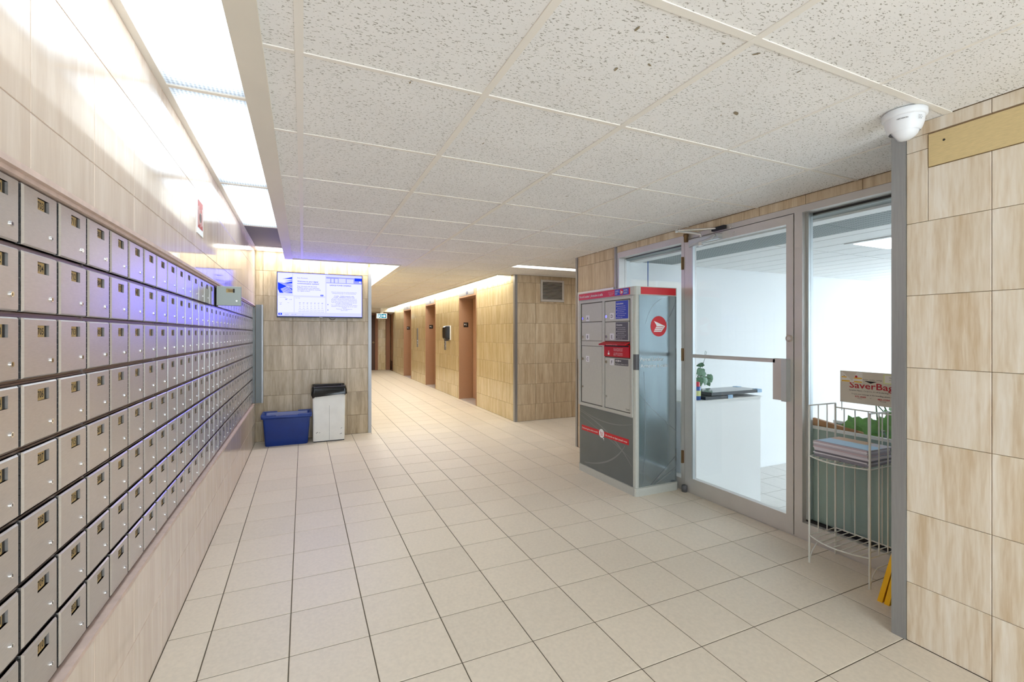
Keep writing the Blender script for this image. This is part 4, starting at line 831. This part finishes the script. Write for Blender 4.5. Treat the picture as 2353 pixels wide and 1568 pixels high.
lw = MB().add([(4.36, 3.66, ZR), (4.42, 3.66, ZR), (4.375, 3.9, ZR + .42), (4.365, 3.9, ZR + .42), (4.36, 3.69, ZR), (4.42, 3.69, ZR), (4.375, 3.93, ZR + .42), (4.365, 3.93, ZR + .42)], [(0, 1, 2, 3), (7, 6, 5, 4), (0, 4, 5, 1), (1, 5, 6, 2), (2, 6, 7, 3), (3, 7, 4, 0)], 'pale_blue').build('leaning_board'); tag(lw, 'narrow grey board leaning on the white wall past the counter', 'board')
# leaves
def leaf_mesh(kind, m):
    pts = [(0, 0), (.25, -.12), (.48, .12), (.42, .42), (.58, .62), (.28, .68), (0, 1.0), (-.28, .68), (-.58, .62), (-.42, .42), (-.48, .12), (-.25, -.12)] if kind else [(0, 0), (.28, -.06), (.46, .2), (.36, .6), (0, 1.05), (-.36, .6), (-.46, .2), (-.28, -.06)]
    b = MB(); vs = [Vector((x, y, -.18 * abs(x) - .12 * (y - .4) ** 2)) for x, y in pts] + [Vector((0, .45, .02))]; k = len(pts)
    b.add(vs + [v - Vector((0, 0, .012)) for v in vs], [(i, (i + 1) % k, k) for i in range(k)] + [(k + 1 + (i + 1) % k, k + 1 + i, 2 * k + 1) for i in range(k)], m, True); return b.mesh('leaf')
LEAFS = [leaf_mesh(0, 'leaf_variegated'), leaf_mesh(1, 'leaf_green')]
def plant(t, base, spots, which, stem_m='stem_green', size=.06, seed=1):
    R = random.Random(seed); sm = MB()
    for (x, y, z, s) in spots:
        p0 = Vector(base) + Vector((R.uniform(-.03, .03), R.uniform(-.03, .03), 0)); p1 = Vector((x, y, z)); mid = (p0 + p1) / 2 + Vector((0, 0, .06))
        sm.tube([p0, mid, p1], .0028, stem_m, 5)
        Rm = Matrix.Rotation(R.uniform(-.8, .8) - .6, 4, 'Z') @ Matrix.Rotation(math.radians(R.uniform(35, 80)), 4, 'X') @ Matrix.Rotation(R.uniform(-.9, .9) + 2.6, 4, 'Z')
        M = Matrix.Translation(p1 - ORIG[t]) @ Rm @ Matrix.Scale(s * size, 4)
        inst('leaf', LEAFS[which], t, M)
    sm.build('stems', t)
pp = thing('potted_vine', 'variegated trailing vine in a pot on the white counter', 'potted plant', (3.770, 3.540, .752))
MB().lathe((3.770, 3.560, .752), [(0, 0), (.055, 0), (.075, .09), (.08, .1), (.07, .1), (.065, .08), (0, .08)], 'white', 20).build('pot', pp)
plant(pp, (3.770, 3.560, .84), [(3.710, 3.500, .98, 1.1), (3.780, 3.470, 1.0, 1.2), (3.830, 3.500, 1.06, 1.0), (3.870, 3.520, .98, 1.3), (3.940, 3.520, .94, 1.1), (3.910, 3.480, .90, 1.0), (3.830, 3.470, .92, 1.2), (3.750, 3.480, .92, 1.2), (4.000, 3.600, .90, .8), (4.040, 3.620, .87, .7), (3.970, 3.580, .86, .8), (3.690, 3.520, 1.05, 1.0), (3.890, 3.580, 1.0, .9)], 0, seed=4, size=.075)
MB().tube([(3.800, 3.560, .86), (3.870, 3.560, 1.0), (3.920, 3.560, 1.12), (3.940, 3.560, 1.18), (3.925, 3.560, 1.19), (3.910, 3.560, 1.14)], .002, 'stem_green', 5).build('tendril', pp)
# planter behind right sidelight
pl = thing('planter_box', 'grey-green planter box with white rim behind the glass sidelight', 'planter', (3.3, 1.6, ZR))
MB().box(3.14, 3.155, 1.2, 2.02, ZR, .735, 'planter_green').build('front_panel', pl); MB().box(3.155, 3.5, 2.0, 2.02, ZR, .735, 'planter_green').build('end_panel', pl); MB().box(3.485, 3.5, 1.2, 2.0, ZR, .735, 'planter_green').build('back_panel', pl)
MB().box(3.135, 3.165, 1.2, 2.025, .735, .752, 'white').box(3.48, 3.505, 1.2, 2.025, .735, .752, 'white').build('rim', pl); MB().box(3.155, 3.485, 1.2, 2.0, .66, .69, 'soil').build('soil', pl)
wdn = MB().add([(3.17, 1.98, .70), (3.17, 1.60, .695), (3.20, 1.60, .695), (3.20, 1.98, .70), (3.17, 1.98, .80), (3.17, 1.60, .745), (3.20, 1.60, .745), (3.20, 1.98, .80)], [(3, 2, 1, 0), (4, 5, 6, 7), (0, 1, 5, 4), (1, 2, 6, 5), (2, 3, 7, 6), (3, 0, 4, 7)], 'wood').build('wooden_board'); tag(wdn, 'short wooden board resting in the planter', 'board')
iv = thing('ivy_plant', 'broad green ivy growing in the planter behind the glass', 'plant', (3.28, 1.5, .69))
plant(iv, (3.28, 1.5, .69), [(3.22, 1.70, .80, 1.3), (3.22, 1.64, .84, 1.3), (3.23, 1.58, .86, 1.4), (3.22, 1.53, .80, 1.2), (3.24, 1.49, .88, 1.4), (3.23, 1.45, .84, 1.3), (3.25, 1.41, .90, 1.2), (3.22, 1.38, .80, 1.3), (3.26, 1.55, .92, 1.1), (3.3, 1.45, .95, 1.2), (3.3, 1.35, .9, 1.3), (3.22, 1.6, .77, 1.0), (3.22, 1.34, .86, 1.3)], 1, seed=9, size=.085)
MB().tube([(3.25, 1.6, .7), (3.22, 1.62, .85), (3.2, 1.62, .98), (3.2, 1.6, 1.02)], .004, 'stem_green', 6).tube([(3.25, 1.55, .7), (3.22, 1.57, .9), (3.2, 1.6, 1.0)], .004, 'stem_green', 6).tube([(3.3, 1.5, .75), (3.25, 1.7, 1.0), (3.22, 1.80, 1.03)], .0035, 'stem_green', 6).build('tall_stems', iv)
cb2 = MB().tube([(3.4, 3.85, 2.16), (3.4, 3.85, 1.85), (3.41, 3.84, 1.7), (3.43, 3.83, 1.4)], .005, 'can_blue', 6).build('hanging_cable'); tag(cb2, 'thin blue cable hanging behind the glass above the parcel locker', 'cable')

# ------------------------------------------------------------------ magazine rack
RX0, RX1, RY0, RY1 = 2.777, 3.03, 1.432, 1.750
rk = thing('magazine_rack', 'white wire magazine rack standing against the glass sidelight', 'magazine rack', (2.9, 1.59, 0))
for x, y, z1 in ((RX0, RY0, .945), (RX0, RY1, .94), (RX1, RY0, .935), (RX1, RY1, .94)): MB().tube([(x, y, 0), (x, y, z1)], .0055, 'wire_white').build('post', rk)
for y in (RY0, RY1):
    for x in (RX0 + .085, RX0 + .17): MB().tube([(x, y, .16), (x, y, .94)], .0035, 'wire_white', 6).build('side_wire', rk)
    MB().tube([(RX0, y, .942), (RX1, y, .94)], .0045, 'wire_white', 6).build('top_wire', rk)
for y in (1.50, 1.57, 1.64, 1.70): MB().tube([(RX1, y, .16), (RX1, y, .915)], .0035, 'wire_white', 6).build('back_wire', rk)
MB().tube([(RX1, RY0, .915), (RX1, RY1, .915)], .0045, 'wire_white', 6).build('top_wire', rk)
for z in (.64, .165):
    sh = MB().tube([(RX0 - .055 * math.sin(math.pi * i / 12), RY1 + (RY0 - RY1) * i / 12, z) for i in range(13)], .004, 'wire_white', 6).tube([(RX1, RY0, z), (RX1, RY1, z)], .004, 'wire_white', 6)
    for i in range(1, 8):
        y = RY1 + (RY0 - RY1) * i / 8; sh.tube([(RX0 - .055 * math.sin(math.pi * i / 8), y, z), (RX1, y, z)], .003, 'wire_white', 6)
    for y in (RY0, RY1): sh.tube([(RX0, y, z), (RX1, y, z)], .003, 'wire_white', 6)
    sh.build('shelf', rk)
for y in (RY0, RY1): MB().tube([(RX0, y, .01), (RX0 + .03, y, .07), (RX0 + .07, y, .1), (RX1, y, .1)], .003, 'wire_white', 6).build('foot_brace', rk)
R = random.Random(11); z = .645
for k in range(15):
    h = R.choice((.005, .006, .007, .009)); a = R.uniform(-.012, .012)
    g = MB().box(-.11, .11, -.142, .142, 0, h - .0004, 'mag%d' % R.choice((0, 0, 3, 3, 1, 2, 4, 5)))
    g.box(-.108, .108, -.14, .14, h - .0004, h, 'mag%d' % R.choice((0, 3, 4, 5))) if k < 14 else g.box(-.108, .02, -.138, .138, h - .0004, h, 'pale_blue').box(.02, .108, -.05, .138, h - .0004, h, 'lift_door')
    o = g.build('magazine'); o.location = (2.90 + R.uniform(-.006, .006), 1.588 + R.uniform(-.006, .006), z); o.rotation_euler.z = a; z += h
    tag(o, 'glossy magazine lying on top of the stack in the rack' if k == 14 else 'magazine at the very bottom of the stack in the rack' if k == 0 else 'magazine in the stack on the upper wire shelf, %s up from the bottom' % ['', 'second', 'third', 'fourth', 'fifth', 'sixth', 'seventh', 'eighth', 'ninth', 'tenth', 'eleventh', 'twelfth', 'thirteenth', 'fourteenth'][k], 'magazine', 'magazines in the rack')
sg = thing('advertising_sign', 'beige sign board with red lettering above the magazine rack', 'sign', (3.03, 1.58, .93)); fS = f_nx(3.0395)
MB().fbox(fS, -1.728, -1.425, .953, 1.145, -.003, 0, 'sign_board').build('board', sg)
for y in (1.72, 1.435): MB().tube([(3.042, y, .90), (3.042, y, .953)], .003, 'wire_white', 6).build('clip_wire', sg)
st = MB().ftext(fS, 'SaverBag', -1.675, 1.046, .052, 'sign_red', .0012, width=.228, bold=True)
st.ftext(fS, 'Samples, Flyers, Coupons, it\'s all in the bag!', -1.677, 1.028, .010, 'ink', .0012, width=.205).ftext(fS, 'To put your message in the SaverBag, please call:', -1.664, 1.007, .010, 'ink', .0012, width=.218).ftext(fS, '975-4289', -1.645, .99, .014, 'sign_red', .0012, width=.058, bold=True).ftext(fS, '483-2284', -1.528, .987, .014, 'sign_red', .0012, width=.06, bold=True).ftext(fS, 'Toronto', -1.632, .982, .007, 'ink', .0012).ftext(fS, 'Mississauga', -1.516, .979, .007, 'ink', .0012).ftext(fS, 'or', -1.565, .99, .008, 'ink', .0012)
st.ftext(fS, 'service - quality - savings', -1.605, 1.098, .009, 'ink', .0012, width=.1).fpoly(fS, [(-1.598, 1.093), (-1.562, 1.079), (-1.53, 1.091)], .0012, 'ink').build('lettering', sg)
sk = MB().frect(fS, -1.722, -1.604, 1.078, 1.14, .0016, 'sign_paper').frect(fS, -1.718, -1.69, 1.104, 1.111, .002, 'sign_yellow').frect(fS, -1.718, -1.672, 1.08, 1.088, .002, 'sign_yellow').frect(fS, -1.65, -1.607, 1.102, 1.109, .002, 'sign_yellow').frect(fS, -1.65, -1.607, 1.08, 1.087, .002, 'sign_yellow').fdisc(fS, -1.638, 1.114, .007, .0021, 'sign_red', 12).fpoly(fS, [(-1.712, 1.118), (-1.70, 1.112), (-1.702, 1.117)], .0021, 'ink').fpoly(fS, [(-1.715, 1.14), (-1.66, 1.085), (-1.635, 1.14)], .0022, 'sign_board')
sk.build('torn_sticker', sg)
MB().frect(fS, -1.498, -1.43, 1.085, 1.138, .0016, 'sign_lime').frect(fS, -1.492, -1.43, 1.09, 1.134, .002, 'sign_paper').ftext(fS, 'Garbage', -1.47, 1.117, .011, 'ink', .0024).ftext(fS, 'organics', -1.47, 1.105, .011, 'sign_green', .0024).fdisc(fS, -1.445, 1.097, .005, .0024, 'sign_green', 10).build('paper_sticker', sg)
# wet floor sign, folded and leaning on the post end
ws = thing('wet_floor_sign', 'folded yellow wet floor sign leaning behind the steel post', 'floor sign', (2.83, 1.27, 0))
for k in range(2):
    o = .03 * k; P = lambda x, y, z: (x, y, z)
    x0, x1, x2, x3 = 2.695, 2.985, 2.935, 2.745
    q = [(x0, 1.305 + o), (x1, 1.305 + o)]; r = [(x2, 1.20 + o * .5), (x3, 1.20 + o * .5)]
    MB().add([(*q[0], 0), (*q[1], 0), (*r[0], .62), (*r[1], .62), (q[0][0], q[0][1] + .022, 0), (q[1][0], q[1][1] + .022, 0), (r[0][0], r[0][1] + .02, .62), (r[1][0], r[1][1] + .02, .62)], [(0, 1, 2, 3), (7, 6, 5, 4), (0, 4, 5, 1), (1, 5, 6, 2), (2, 6, 7, 3), (3, 7, 4, 0)], 'yellow').build('panel', ws)

# ------------------------------------------------------------------ dome camera
cc = thing('security_camera', 'white turret security camera on the ceiling by the steel post', 'security camera', (2.29, 1.05, ZC)); C = Vector((2.29, 1.055, ZC - .003))
MB().lathe(C, [(0, 0), (.07, 0), (.074, -.004), (.074, -.024), (.068, -.03), (.0, -.03)], 'cctv_white', 40).build('base_ring', cc)
MB().lathe(C, [(.066, -.03), (.064, -.05), (.058, -.072), (.050, -.086)], 'cctv_white', 40).build('housing', cc)
hd = MB(); ax = Vector((-.12, .88, -.45)).normalized()
hd.lathe(C + Vector((0, 0, -.068)), [(.051 * math.cos(a), .051 * math.sin(a)) for a in [(-math.pi / 2 + i * math.pi / 14) for i in range(12)]] + [(.034, .037), (.03, .034), (0, .034)], 'cctv_white', 36, ax).build('eyeball', cc)
MB().lathe(C + Vector((0, 0, -.068)), [(0, .0345), (.018, .0345), (.018, .036), (0, .0365)], 'black', 24, ax).build('lens', cc)
dirc = (Vector((0, 0, 0)) - Vector((2.29, 1.05, 0))).normalized(); side = Vector((0, 0, 1)).cross(dirc).normalized()
def bent(m, s, a0, size, mtl, z):
    vs, fs, x0, x1 = glyphs(s, True)
    out = []
    for v in vs:
        a = a0 + (v.x - x0) * size / .066; zz = z + v.y * size; rr = .0655 if zz > -.05 else .0655 - (-.05 - zz) * .28
        out.append(C + (dirc * math.cos(a) + side * math.sin(a)) * (rr + .0012) + Vector((0, 0, zz)))
    m.add(out, fs, mtl)
lb = MB(); bent(lb, 'HIKVISION', -.35, .0075, 'ink', -.048)
for k, s in enumerate(('DS-2CD', 'H.265 12V', 'S/N 0421')): bent(lb, s, .72, .0045, 'label_grey', -.043 - k * .006)
lb.build('lettering', cc)
